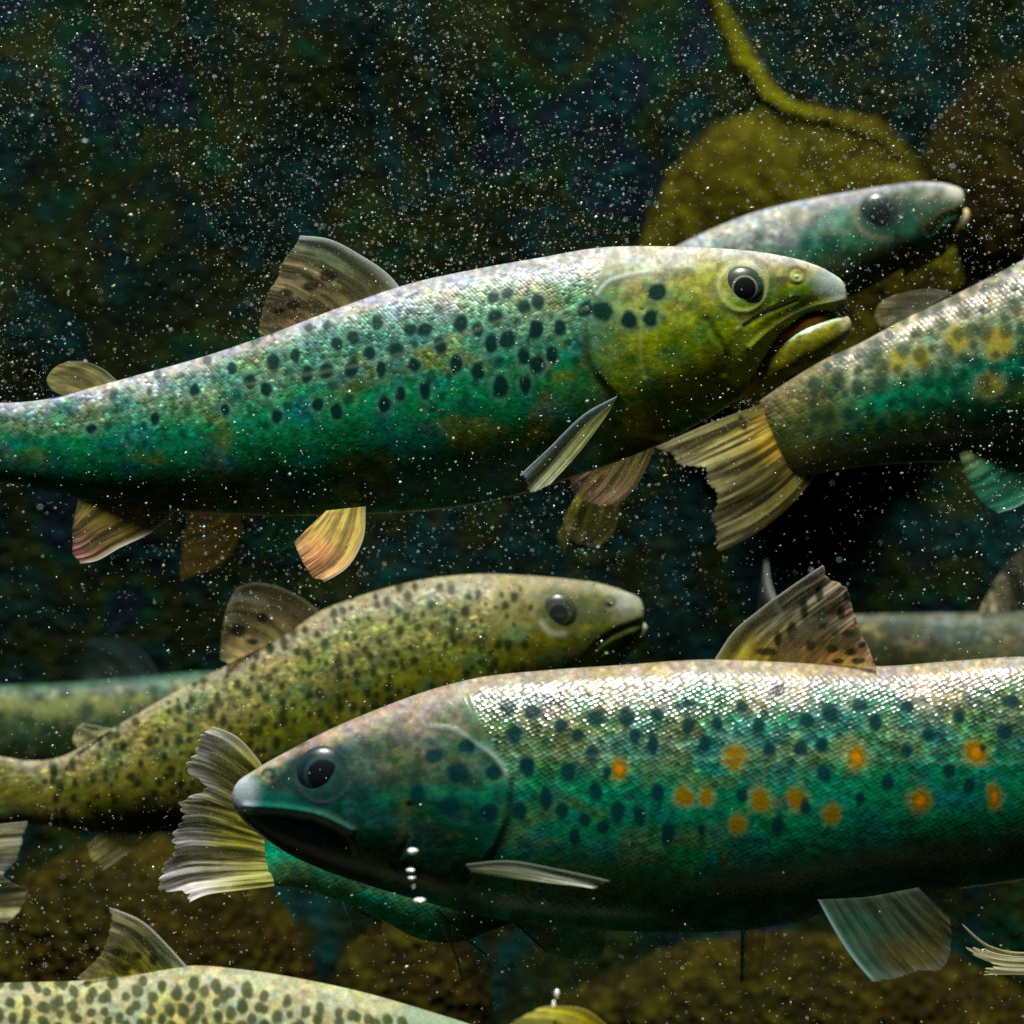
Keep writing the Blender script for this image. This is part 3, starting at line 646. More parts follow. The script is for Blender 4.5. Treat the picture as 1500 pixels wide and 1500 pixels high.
fin(B, 'pelvic_fin', [(1198, 1318), (1270, 1314), (1345, 1300)], [(1278, 1438), (1310, 1440), (1345, 1432), (1384, 1420), (1396, 1385), (1394, 1350)], yB - .02, yB - .032, lead=[(1222, 1362), (1250, 1405)], trail=[(1380, 1335)], col=(.018, .03, .015), tip=(.05, .045, .012),
    rays=16, rag=.05, leadc=(.25, .52, .52), leadw=.03, solid=.7, seed=18, tints=[(.12, .7, .12, .5, (.008, .06, .05), .7), (.3, .3, .2, .2, (.008, .06, .04), .6)], edgec=(.2, .26, .24))
fin(B, 'pelvic_fin', [(1230, 1312), (1300, 1305), (1370, 1295)], [(1330, 1380), (1370, 1385), (1410, 1370), (1420, 1340)], yB + .03, yB + .045, col=(.06, .08, .04), rays=14, seed=19)
fin(B, 'anal_fin', [(1580, 1268), (1640, 1255), (1690, 1240)], [(1680, 1345), (1710, 1320), (1715, 1270)], yB, col=(.12, .13, .06), rays=12, seed=20)

# ---- C: middle fish, soft
yC = 0.155
Cc = fish_root('olive trout with dense small dark spots, facing right above the front fish\'s head', 500, 1030, yC)
C_rings = [(943, 890, 943, 902, .85), (937, 877, 942, 918, .8), (915, 866, 930, 940, .68), (880, 855, 890, 965, .6), (830, 848, 830, 1005, .56), (770, 843, 760, 1050, .54), (700, 841, 690, 1085, .52), (620, 849, 620, 1115, .5), (540, 869, 550, 1150, .5),
  (470, 895, 490, 1172, .5), (420, 928, 430, 1188, .48), (370, 957, 380, 1198, .47), (320, 981, 330, 1208, .46), (260, 1012, 270, 1216, .44), (200, 1046, 205, 1220, .42, 8), (140, 1082, 140, 1220, .4, 16), (85, 1110, 85, 1212, .36, 24), (40, 1114, 40, 1206, .3, 30), (0, 1108, 0, 1208, .2, 36), (-25, 1104, -28, 1212, .06, 40)]
rnd = random.Random(5)
spC = scatter(rnd, 620, (60, 860, 780, 1230), 4.2, 5.6, 10.5, .45)
def colC(L):
    return palette(L, (.26, .26, .20), (.20, .21, .10), (.12, .14, .03), (.06, .07, .015), (.025, .03, .01), [((.16, .22, .06), 60, .6), ((.24, .22, .08), 70, .5), ((.05, .14, .08), 60, .5)], 71, .35, .6)
opsC = [('plate', [(1100, 700), (780, 800), (725, 900), (707, 950), (720, 1000), (760, 1120), (1100, 1120)], 1.0, 6), ('smooth', [(960, 830), (740, 830), (715, 920), (720, 1020), (960, 1020)]),
  ('dots', spC, (.008, .016, .006), .85, .45), ('area', [(785, 895), (800, 872), (830, 866), (862, 880), (858, 908), (835, 930), (800, 928)], (.03, .045, .025), .6, 9), ('line', [(793, 912), (806, 926), (826, 928)], (.34, .36, .24), .7, 5), ('area', [(840, 880), (870, 868), (890, 890), (870, 912), (842, 905)], (.06, .08, .04), .6, 8),
  ('ridge', [(940, 912), (905, 925), (880, 940), (860, 965)], -1.2, 5), ('line', [(940, 912), (905, 922), (880, 940)], (.10, .05, .04), .6, 5), ('area', [(945, 875), (905, 866), (900, 890), (940, 902)], (.36, .40, .42), .45, 24),  # last area: snout highlight painted as pale skin
  ('area', [(830, 955), (860, 940), (890, 960), (850, 990)], (.18, .18, .06), .6, 10),
  ('line', [(720, 905), (707, 950), (720, 1000)], (.04, .06, .02), .5, 6), ('bump', 893, 880, 6, 1), ('ring', 893, 882, 7, 3, (.04, .05, .03), .7, -.5)]
jawC = [(948, 918, 948, 926, .8), (944, 912, 944, 938, .8), (925, 916, 925, 955, .7), (890, 930, 890, 985, .66), (840, 950, 840, 1010, .6)]
def jawCc(L):
    c = np.zeros(L['fx'].shape + (3,)); c[:] = (.10, .12, .06)
    return mixc(c, (.42, .46, .40), sstep(.2, .7, L['t']))
LC = body(Cc, C_rings, yC, skinC, colC, opsC, step=2.4, nth=300, extra=[(jawC, 100, [], jawCc, .85)])
eye(Cc, LC, 818, 899, 28, pupil=0.5, out=.2, flat=.35, pupc=(.01, .018, .014), ringc=(.07, .085, .05), iris=(.025, .04, .025), rim=(.04, .05, .03))
fin(Cc, 'dorsal_fin', [(470, 898), (420, 930), (335, 972)], [(345, 862), (333, 880), (325, 920), (322, 965)], yC, yC - .02, lead=[(440, 875), (400, 858), (370, 854)], col=(.20, .17, .08), tip=(.22, .20, .12), rays=12, rag=.03, leadc=(.38, .38, .28), leadw=.12, leads=.7, solid=.85, seed=23,
    spots=[(350, 925, 12, 9), (385, 905, 8, 8), (370, 940, 9, 5)], tints=[(.2, .75, .05, .25, (.7, .68, .5), .9), (.12, .5, .18, .4, (.34, .28, .2), .6)])
fin(Cc, 'adipose_fin', [(165, 1068), (140, 1082), (115, 1096)], [(120, 1060), (106, 1070), (105, 1085)], yC, col=(.28, .28, .16), rays=4, seed=24, nu=50, nv=30)
fin(Cc, 'tail_fin', [(-10, 1108), (-22, 1160), (-10, 1210)], [(-150, 1060), (-130, 1130), (-125, 1160), (-130, 1200), (-150, 1270)], yC + .012, yC + .03, col=(.26, .26, .16), rays=18, seed=25)
fin(Cc, 'pectoral_fin', [(715, 1035), (712, 1060)], [(600, 1120), (610, 1135), (640, 1120)], yC - .035, yC - .05, col=(.2, .2, .1), rays=8, seed=26)
fin(Cc, 'anal_fin', [(230, 1218), (190, 1220), (150, 1218)], [(150, 1275), (130, 1262), (125, 1240)], yC, col=(.20, .2, .08), rays=10, seed=27)

# ---- D: upper right, blunt nose, soft
yD = 0.22
D = fish_root('blurred blunt-nosed trout facing right at the top, half hidden behind the open-mouthed fish', 900, 560, yD)
D_rings = [(1411, 290, 1411, 302, .9), (1408, 279, 1410, 312, .85), (1390, 271, 1402, 328, .72), (1350, 267, 1368, 360, .62), (1300, 272, 1315, 398, .58), (1240, 282, 1255, 430, .55), (1170, 295, 1180, 465, .53), (1100, 313, 1105, 510, .52), (1040, 337, 1040, 560, .5), (985, 364, 985, 610, .5),
  (900, 410, 905, 668, .5), (800, 465, 810, 712, .48), (700, 520, 705, 728, .46), (600, 570, 605, 735, .44), (500, 620, 505, 740, .4, 6), (430, 655, 430, 748, .35, 10), (380, 670, 380, 755, .25, 14), (355, 672, 352, 760, .07, 16)]
def colD(L):
    c = palette(L, (.27, .30, .36), (.22, .25, .27), (.04, .14, .10), (.05, .07, .03), (.04, .04, .015), [((.04, .20, .16), 60, .6), ((.14, .14, .06), 60, .5)], 91)
    return c
opsD = [('smooth', [(1430, 240), (1180, 260), (1150, 350), (1180, 480), (1430, 400)]), ('plate', [(1600, 100), (1220, 230), (1180, 325), (1165, 370), (1185, 420), (1230, 520), (1600, 520)], 1.0, 6),
  ('area', [(1250, 318), (1268, 292), (1300, 286), (1335, 292), (1352, 305), (1325, 330), (1290, 348), (1262, 342)], (.02, .04, .035), .75, 10), ('line', [(1256, 300), (1254, 325), (1272, 345), (1300, 350)], (.20, .20, .12), .6, 5), ('line', [(1280, 292), (1320, 288), (1345, 280)], (.05, .06, .03), .6, 6), ('area', [(1345, 300), (1385, 285), (1398, 297), (1370, 325), (1345, 345)], (.06, .07, .04), .7, 7),
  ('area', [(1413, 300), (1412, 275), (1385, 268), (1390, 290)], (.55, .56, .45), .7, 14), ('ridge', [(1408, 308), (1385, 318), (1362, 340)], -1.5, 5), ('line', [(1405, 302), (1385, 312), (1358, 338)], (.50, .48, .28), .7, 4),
  ('dots', [(1215, 358, 15, 13), (1130, 380, 12, 12), (1180, 350, 10, 10), (1070, 370, 10, 9), (1245, 375, 12, 10), (1110, 345, 9, 8)], (.01, .05, .04), .7, .6)]
jawD = [(1420, 312, 1420, 322, .8), (1417, 306, 1418, 334, .8), (1402, 310, 1406, 348, .7), (1370, 335, 1378, 375, .65), (1320, 360, 1325, 405, .6)]
def jawDc(L):
    c = np.zeros(L['fx'].shape + (3,)); c[:] = (.08, .08, .03)
    return mixc(c, (.50, .48, .32), sstep(1395, 1415, L['fx']) * sstep(-.6, .6, L['t']) * .9)
LD = body(D, D_rings, yD, skinC, colD, opsD, step=2.6, nth=280, extra=[(jawD, 100, [], jawDc, .85)])
eye(D, LD, 1288, 315, 32, pupil=0.5, out=.18, flat=.35, pupc=(.008, .02, .022), ringc=(.03, .055, .05), iris=(.015, .035, .035), rim=(.04, .05, .035))
fin(D, 'pelvic_fin', [(905, 680), (870, 700), (850, 715)], [(880, 800), (855, 802), (835, 790), (825, 760)], yD - .02, yD - .01, lead=[(908, 735), (900, 775)], trail=[(840, 735)], col=(.26, .26, .03), tip=(.22, .21, .07), rays=10, rag=.03, leadc=(.36, .34, .14), seed=33, solid=.8)
fin(D, 'pelvic_fin', [(865, 715), (850, 720)], [(825, 815), (815, 808), (818, 780)], yD + .03, yD + .05, col=(.22, .20, .05), rays=6, seed=34, nu=60, nv=50)
fin(D, 'tail_fin', [(362, 674), (355, 715), (362, 758)], [(262, 660), (275, 700), (272, 760), (258, 810), (262, 852)], yD + .006, yD + .02, trail=[(330, 820)], col=(.06, .045, .005), tip=(.05, .036, .005), rays=16, rag=.05, leadc=(.2, .16, .04), seed=35)
fin(D, 'dorsal_fin', [(800, 470), (740, 500), (680, 530)], [(700, 430), (670, 460), (660, 510)], yD, col=(.2, .18, .1), rays=12, seed=36)
fin(D, 'pectoral_fin', [(1150, 470), (1140, 485)], [(1010, 560), (1015, 580), (1040, 575)], yD - .03, yD - .04, col=(.2, .2, .08), rays=8, seed=37)

# ---- E: far left
yE = 0.36
E = fish_root('faint unfocused trout at the left edge, its back showing above the small-spotted olive fish', 40, 1070, yE)
E_rings = [(560, 1030, 560, 1040, .85), (552, 1012, 554, 1058, .8), (520, 1000, 522, 1085, .65), (460, 990, 460, 1110, .56), (390, 984, 390, 1130, .52), (290, 984, 290, 1145, .5), (200, 992, 200, 1150, .5), (100, 1000, 100, 1150, .5), (0, 1004, 0, 1148, .48), (-100, 1010, -100, 1142, .46), (-220, 1025, -220, 1125, .42), (-320, 1040, -320, 1108, .36), (-360, 1042, -360, 1108, .2), (-378, 1042, -378, 1108, .06)]
def colE(L):
    return palette(L, (.03, .07, .055), (.06, .085, .04), (.03, .06, .03), (.02, .04, .015), (.04, .06, .03), [((.02, .09, .08), 55, .7), ((.2, .22, .1), 45, .8), ((.04, .07, .04), 40, .7)], 111)
rnd = random.Random(8)
LE = body(E, E_rings, yE, skinC, colE, [('dots', [(15,1030,24,14),(62,1040,20,13),(100,1032,20,14),(150,1035,22,12),(200,1022,16,10),(240,1040,18,10),(-40,1035,25,12)], (.16, .18, .075), .75, .8), ('dots', scatter(rnd, 70, (-300, 1000, 460, 1130), 9, 8, 24), (.012, .03, .018), .8, .7)], step=3, nth=200)
eye(E, LE, 505, 1035, 13)
fin(E, 'dorsal_fin', [(235, 990), (180, 995), (120, 1002)], [(135, 932), (118, 950), (112, 990)], yE, yE + .01, lead=[(210, 955), (175, 935)], col=(.008, .02, .018), tip=(.008, .018, .018), rays=10, rag=.03, leadc=(.04, .06, .06), leadw=.05, seed=43, solid=.6)
fin(E, 'tail_fin', [(-368, 1044), (-374, 1075), (-368, 1106)], [(-470, 1000), (-450, 1075), (-470, 1150)], yE, col=(.1, .15, .1), rays=16, seed=44)

# ---- F: right, tail toward the centre
yF = 0.075
F = fish_root('green trout at the right edge, ragged tail spread under the open-mouthed fish\'s chin', 1400, 560, yF)
F_rings = [(2240, 120, 2244, 130, .85), (2225, 100, 2240, 150, .8), (2170, 92, 2200, 220, .62), (2080, 105, 2120, 320, .56), (1960, 148, 2010, 430, .53), (1840, 200, 1890, 520, .5), (1720, 262, 1770, 590, .5), (1600, 325, 1640, 640, .5), (1500, 380, 1530, 665, .49), (1400, 431, 1430, 675, .47),
  (1320, 470, 1340, 678, .44), (1255, 505, 1275, 682, .41), (1205, 528, 1228, 688, .37), (1160, 555, 1190, 694, .3), (1130, 575, 1165, 698, .2), (1112, 588, 1150, 700, .06)]
rnd = random.Random(14)
spF = [q for q in scatter(rnd, 260, (1180, 390, 1900, 640), 8, 9, 19)]
orF = [(1403, 497, 15, 15), (1462, 500, 18, 18), (1348, 523, 14, 13), (1450, 562, 15, 14), (1316, 530, 12, 12), (1540, 470, 17, 17), (1600, 520, 17, 17)]
def colF(L):
    c = palette(L, (.30, .30, .28), (.20, .24, .17), (.018, .14, .075), (.015, .06, .025), (.01, .014, .008), [((.06, .09, .02), 60, .5), ((.01, .15, .12), 60, .6)], 131, .6)
    return mixc(c, (.09, .085, .025), (1 - sstep(1180, 1290, L['fx'])) * .7)
LF = body(F, F_rings, yF, skinB, colF, [('dots', [(x, y, a * 1.4, b * 1.4) for x, y, a, b in orF], (.25, .30, .16), .6, .4), ('dots', orF, (.30, .26, .05), .8, .45, 1.0), ('dots', spF, (.005, .03, .02), .7, .5)], step=2.3, nth=300, scaly=.6)
eye(F, LF, 2170, 160, 22)
fin(F, 'adipose_fin', [(1395, 430), (1350, 455), (1305, 478)], [(1310, 432), (1288, 445), (1280, 462), (1288, 478)], yF, lead=[(1370, 424), (1335, 426)], col=(.12, .13, .09), tip=(.18, .16, .08), rays=5, rag=.01, leadc=(.32, .32, .3), leadw=.06, seed=53, nu=60, nv=40, raystr=.15, solid=.8)
fin(F, 'tail_fin', [(1122, 590), (1150, 640), (1195, 697)], [(960, 655), (985, 682), (1022, 692), (1026, 715), (1038, 735), (1034, 770), (1045, 812)], yF, yF - .012, lead=[(1040, 620)], trail=[(1150, 748), (1100, 785)], col=(.11, .095, .02), tip=(.17, .16, .08), rays=24, rag=.09, leadc=(.25, .26, .16),
    seed=54, solid=.88, raystr=.7, spots=[(1085, 612, 4, 4), (1045, 615, 8, 6), (1090, 625, 5, 6)], tints=[(.25, .1, .25, .2, (.40, .28, .03), .7), (.12, .5, .2, .4, (.32, .32, .12), .4), (.45, .15, .15, .15, (.5, .30, .03), .6), (.72, .35, .2, .5, (.05, .05, .015), .85)], edgec=(.36, .35, .22))
fin(F, 'anal_fin', [(1570, 660), (1500, 650), (1440, 650)], [(1462, 752), (1435, 735), (1415, 700), (1404, 665)], yF, yF - .02, lead=[(1530, 705), (1495, 740)], col=(.004, .085, .05), tip=(.01, .085, .05), rays=11, rag=.03, leadc=(.20, .5, .38), leadw=.04, solid=.9, seed=55, tints=[(.9, .8, .2, .3, (.12, .15, .05), .7)])
fin(F, 'dorsal_fin', [(1780, 235), (1710, 268), (1640, 305)], [(1640, 170), (1615, 210), (1600, 290)], yF, col=(.2, .18, .08), rays=12, seed=56)
fin(F, 'pelvic_fin', [(1720, 600), (1680, 615), (1650, 630)], [(1640, 720), (1610, 700), (1600, 660)], yF - .02, col=(.2, .18, .08), rays=12, seed=57)

# ---- G: right mid distance
yG = 0.34
G = fish_root('grey trout far behind at the right, its back level behind the front fish\'s dorsal fin', 1500, 960, yG)
G_rings = [(2010, 930, 2010, 942, .85), (2000, 912, 2004, 962, .8), (1960, 896, 1962, 1000, .62), (1880, 886, 1880, 1035, .55), (1780, 884, 1780, 1055, .52), (1650, 888, 1650, 1065, .5), (1520, 895, 1520, 1060, .5), (1400, 898, 1400, 1042, .48), (1300, 899, 1300, 1015, .44), (1220, 902, 1220, 995, .4, 6), (1165, 905, 1165, 992, .3, 12), (1140, 905, 1140, 996, .07, 16)]
rnd = random.Random(21)
def colG(L):
    return palette(L, (.085, .10, .085), (.10, .11, .09), (.06, .065, .03), (.05, .06, .03), (.04, .05, .03), [((.06, .12, .14), 60, .5), ((.15, .14, .06), 50, .5)], 151, .6)
LG = body(G, G_rings, yG, skinC, colG, [('dots', scatter(rnd, 200, (1180, 900, 1900, 1040), 9, 9, 17), (.03, .045, .025), .7, .7)], step=3, nth=200)
eye(G, LG, 1950, 935, 15)
fin(G, 'dorsal_fin', [(1555, 895), (1500, 897), (1435, 898)], [(1500, 795), (1475, 815), (1455, 850), (1440, 885)], yG, yG - .01, lead=[(1540, 850), (1520, 805)], col=(.20, .18, .12), tip=(.28, .26, .16), rays=9, rag=.08, leadc=(.5, .5, .42), seed=63, raystr=.8)
fin(G, 'tail_fin', [(1148, 905), (1144, 950), (1148, 996)], [(1122, 820), (1108, 900), (1110, 950), (1108, 1000), (1122, 1080)], yG + .006, yG + .07, lead=[(1136, 880), (1126, 850)], trail=[(1130, 1040)], col=(.05, .05, .04), tip=(.06, .06, .05), rays=16, rag=.03, leadc=(.62, .68, .66), leadw=.09, leads=1, solid=.35, seed=64, thick=5)

# ---- H: tail behind B's snout
yH = -0.010
H = fish_root('trout behind the big front fish, its frayed yellow-white tail fanned at that fish\'s snout', 800, 1330, yH)
H_rings = [(1400, 1200, 1400, 1210, .85), (1390, 1180, 1392, 1232, .8), (1340, 1150, 1340, 1270, .6), (1240, 1120, 1240, 1310, .54), (1120, 1100, 1120, 1336, .5), (1000, 1100, 990, 1348, .48), (880, 1110, 870, 1346, .46), (790, 1135, 780, 1344, .46), (730, 1160, 722, 1362, .45), (680, 1185, 670, 1380, .44), (630, 1200, 618, 1376, .42, -4), (570, 1205, 560, 1348, .38, -18),
  (500, 1188, 490, 1316, .32, -42), (450, 1168, 445, 1302, .24, -60), (410, 1152, 408, 1298, .16, -72), (388, 1150, 388, 1298, .06, -78)]
def colH(L):
    c = palette(L, (.2, .2, .16), (.10, .3, .2), (.04, .36, .26), (.04, .38, .28), (.05, .30, .20), [((.10, .12, .03), 80, .6), ((.02, .15, .13), 50, .5)], 171)
    d = palette(L, (.2, .2, .16), (.10, .2, .12), (.03, .10, .05), (.02, .04, .015), (.02, .022, .008), [((.03, .03, .01), 60, .8)], 172)
    return mixc(c, 0, sstep(600, 720, L['fx'])) + d * sstep(600, 720, L['fx'])[..., None]  # tail stalk coloured as lit, the rest as shaded by the front fish
LH = body(H, H_rings, yH, skinB, colH, [], step=2.6, nth=260, scaly=.8)
eye(H, LH, 1335, 1205, 18)
fin(H, 'tail_fin', [(402, 1150), (392, 1225), (402, 1298)], [(312, 1064), (285, 1076), (268, 1110), (264, 1160), (248, 1205), (238, 1245), (226, 1275), (228, 1305), (262, 1330)], yH - .026, yH - .05, lead=[(372, 1105), (345, 1078)], trail=[(345, 1305), (300, 1312)], col=(.40, .39, .10), tip=(.55, .54, .40),
    rays=26, rag=.17, leadc=(.8, .8, .68), leadw=.035, leads=.9, seed=73, solid=.95, raystr=.6, ripple=1.0, tints=[(.6, .28, .16, .25, (.75, .62, .04), .95), (.45, .6, .06, .4, (.10, .09, .03), .6), (.2, .4, .15, .4, (.26, .25, .10), .5), (.85, .6, .12, .3, (.5, .48, .32), .6)], edgec=(.7, .68, .52))  # yellow tint near the base is a painted glow
fin(H, 'pelvic_fin', [(640, 1330), (680, 1370), (715, 1400)], [(676, 1438), (700, 1440), (725, 1430)], yH - .035, yH - .045, lead=[(652, 1370), (668, 1405)], col=(.07, .07, .03), tip=(.08, .07, .03), rays=9, rag=.04, leadc=(.45, .55, .50), leadw=.06, solid=.3, seed=74)
fin(H, 'pelvic_fin', [(740, 1340), (800, 1342), (870, 1340)], [(800, 1395), (840, 1405), (885, 1398), (890, 1370)], yH - .01, yH + .01, col=(.015, .05, .025), tip=(.05, .06, .015), rays=10, rag=.04, leadc=(.1, .12, .08), solid=.5, seed=77)
fin(H, 'pectoral_fin', [(1086, 1325), (1100, 1328), (1125, 1330)], [(1084, 1442), (1098, 1440), (1116, 1425)], yH - .045, yH - .05, col=(.13, .13, .06), tip=(.18, .17, .09), rays=8, rag=.05, leadc=(.42, .55, .58), leadw=.12, solid=.35, seed=75)
fin(H, 'anal_fin', [(500, 1318), (530, 1335), (560, 1350)], [(520, 1365), (540, 1375), (560, 1370)], yH, col=(.03, .08, .05), rays=8, seed=76, solid=.5)

# ---- I: bottom left leopard fish
yI = -0.11
I = fish_root('pale leopard-spotted trout with upright dorsal fin, its back along the bottom left edge', 300, 1560, yI)
I_rings = [(960, 1640, 960, 1652, .85), (952, 1622, 956, 1672, .8), (910, 1595, 912, 1705, .64), (850, 1565, 850, 1735, .57), (770, 1532, 770, 1755, .54), (690, 1502, 690, 1770, .52), (620, 1480, 620, 1778, .5), (540, 1457, 540, 1785, .5), (450, 1437, 450, 1788, .5), (350, 1421, 350, 1788, .5), (275, 1416, 270, 1785, .5),
  (200, 1427, 200, 1780, .5), (120, 1437, 120, 1770, .48), (0, 1441, 0, 1750, .46), (-120, 1455, -120, 1715, .44), (-240, 1490, -240, 1680, .4), (-330, 1520, -330, 1660, .33), (-380, 1525, -380, 1660, .2), (-410, 1525, -410, 1665, .06)]
rnd = random.Random(33)
spI = [(x, y, a, b) for x, y, a, b in scatter(rnd, 900, (-330, 1436, 660, 1720), 6.3, 7.8, 18.5, .22) if y > 1437 + max(0, (x - 300)) * .2]
def colI(L):
    return palette(L, (.28, .30, .22), (.34, .35, .20), (.44, .44, .25), (.3, .3, .15), (.2, .2, .1), [((.38, .40, .12), 80, .5), ((.20, .28, .26), 60, .5)], 191, .5)
hb_ = [(660, 1440), (560, 1490), (520, 1560), (540, 1700), (980, 1760), (980, 1560)]
LI = body(I, I_rings, yI, skinC, colI, [('smooth', [(-500,1300),(1100,1300),(1100,1900),(-500,1900)]), ('smooth', hb_), ('area', hb_, (.12, .20, .15), .6, 25), ('dots', spI, (.035, .045, .02), .92, .3)], step=2.2, nth=320, scaly=.5)
eye(I, LI, 880, 1625, 24)
fin(I, 'dorsal_fin', [(275, 1418), (215, 1428), (130, 1440)], [(160, 1329), (158, 1345), (150, 1375), (135, 1405), (112, 1432)], yI, yI - .008, lead=[(250, 1390), (205, 1348)], col=(.22, .21, .05), tip=(.24, .23, .14), rays=11, rag=.09, leadc=(.72, .74, .66), leadw=.022, leads=1, seed=83, solid=.75, raystr=.6,
    spots=[(225, 1405, 7, 9), (200, 1400, 8, 6), (185, 1418, 9, 5), (170, 1395, 8, 6)], tints=[(.1, .2, .12, .3, (.18, .28, .26), .7), (.4, .2, .2, .25, (.34, .32, .04), .6)], edgec=(.5, .48, .36))
fin(I, 'tail_fin', [(-398, 1528), (-406, 1592), (-398, 1660)], [(-540, 1470), (-520, 1592), (-540, 1720)], yI, col=(.3, .28, .15), rays=18, seed=84)
fin(I, 'pectoral_fin', [(680, 1710), (675, 1725)], [(540, 1790), (550, 1805), (580, 1795)], yI - .05, yI - .06, col=(.2, .2, .1), rays=8, seed=85)

# ---- J, K, L: only tails come into the frame
yJ = -0.17
J = fish_root('trout showing only the curved yellow edge of its tail at the bottom centre', 1100, 1620, yJ)
J_rings = [(1700, 1640, 1700, 1650, .85), (1690, 1620, 1692, 1670, .8), (1600, 1585, 1600, 1720, .55), (1450, 1560, 1450, 1770, .5), (1300, 1555, 1300, 1780, .5), (1150, 1560, 1150, 1750, .46), (1020, 1570, 1020, 1690, .4), (950, 1572, 950, 1665, .3), (925, 1570, 925, 1665, .06)]
LJ = body(J, J_rings, yJ, skinC, colC, [], step=3.5, nth=160)
eye(J, LJ, 1640, 1630, 18)
fin(J, 'tail_fin', [(935, 1572), (925, 1618), (935, 1664)], [(800, 1474), (765, 1484), (735, 1510), (745, 1600), (760, 1680), (790, 1740)], yJ + .02, yJ - .02, lead=[(900, 1515), (860, 1480)], col=(.36, .33, .03), tip=(.38, .36, .08), rays=20, rag=.04, leadc=(.5, .46, .15), leadw=.06, seed=93, solid=.9)
yK = 0.0
Kk = fish_root('trout beyond the right edge, frayed pale tail rays beside the front fish\'s pelvic fin', 1700, 1400, yK)
K_rings = [(2400, 1380, 2400, 1390, .85), (2390, 1360, 2392, 1410, .8), (2300, 1325, 2300, 1465, .55), (2150, 1300, 2150, 1510, .5), (1980, 1300, 1980, 1515, .5), (1820, 1325, 1820, 1490, .46), (1680, 1352, 1680, 1450, .4), (1600, 1360, 1600, 1432, .3), (1575, 1360, 1575, 1432, .06)]
LK = body(Kk, K_rings, yK, skinC, colC, [], step=3.5, nth=160)
eye(Kk, LK, 2330, 1375, 18)
fin(Kk, 'tail_fin', [(1585, 1364), (1578, 1396), (1585, 1430)], [(1408, 1352), (1402, 1372), (1405, 1392), (1416, 1410), (1425, 1428)], yK, yK - .01, lead=[(1500, 1395), (1450, 1385)], trail=[(1510, 1428)], col=(.34, .32, .17), tip=(.36, .35, .2), rays=9, rag=.24, leadc=(.55, .58, .45), leadw=.05, seed=94, solid=.9, raystr=.6)
yL = 0.09
Ll = fish_root('trout off the left edge, only its pale streaked tail tip showing below the olive fish', -200, 1260, yL)
L_rings = [(-900, 1260, -900, 1270, .85), (-890, 1240, -892, 1290, .8), (-800, 1200, -800, 1345, .55), (-650, 1175, -650, 1385, .5), (-480, 1175, -480, 1385, .5), (-330, 1200, -330, 1350, .46), (-220, 1225, -220, 1320, .4), (-160, 1228, -160, 1310, .3), (-135, 1228, -135, 1312, .06)]
LL = body(Ll, L_rings, yL, skinC, colC, [], step=3.5, nth=160)
eye(Ll, LL, -830, 1250, 18)
fin(Ll, 'tail_fin', [(-145, 1230), (-140, 1270), (-145, 1310)], [(40, 1203), (44, 1222), (32, 1256), (8, 1284), (30, 1296), (48, 1300), (38, 1335), (22, 1350)], yL, yL - .01, lead=[(-40, 1212)], trail=[(-60, 1350)], col=(.32, .31, .14), tip=(.36, .36, .22), rays=14, rag=.04, leadc=(.55, .56, .5), leadw=.06, seed=95, solid=.85, raystr=.6,
    tints=[(.42, .85, .1, .2, (.7, .68, .5), .8), (.75, .8, .2, .4, (.10, .10, .04), .7)])

# ------------------------------------------------------------------ bubbles
def bubble_material():
    m, n, l = newmat('air_bubble')
    out = n.new('ShaderNodeOutputMaterial'); b = n.new('ShaderNodeBsdfPrincipled')
    b.inputs['Base Color'].default_value = (.9, .95, .95, 1); b.inputs['Roughness'].default_value = 0.25; b.inputs['Metallic'].default_value = 0.3
    l.new(b.outputs[0], out.inputs[0]); return m
BM = bubble_material()
def bubble(px, py, y, rx, rz, label):
    n, m = 16, 20
    ph = np.linspace(0.001, math.pi - .001, n)[:, None]; a = np.linspace(0, 2 * math.pi, m, endpoint=False)[None]
    s = scl(y); wob = 1 + .12 * np.sin(3 * a + px) * np.sin(ph)
    co = np.stack([np.sin(ph) * np.cos(a) * rx * s * wob, np.sin(ph) * np.sin(a) * rx * s * wob, (np.cos(ph) + 0 * a) * rz * s], -1)
    o = link('bubble', co, grid_faces(n, m, True), BM)
    o.location = P(np.array(px, float), np.array(py, float), y)
    o['label'] = label; o['category'] = 'bubble'; o['group'] = 'air bubbles by the front trout'
bubble(604, 1247, -.15, 8, 5, 'white flattened bubble against the cheek of the front trout, topmost of its rising chain')
bubble(602, 1275, -.15, 6.5, 3.5, 'bubble second from the top of the chain before the front trout\'s throat')
bubble(603, 1286, -.15, 6, 3.5, 'bubble in the middle of the chain before the front trout\'s throat')
bubble(605, 1298, -.15, 3, 4, 'tiny bubble second from the bottom of the chain before the front trout\'s throat')
bubble(615, 1319, -.15, 9, 4, 'wide bubble at the bottom of the chain, under the front trout\'s throat')
bubble(816, 1456, -.18, 4, 7, 'upper half of the upright pair of white bubbles above the yellow tail edge')
bubble(811, 1477, -.18, 3.5, 12, 'tall lower bubble of the upright pair over the yellow tail edge')

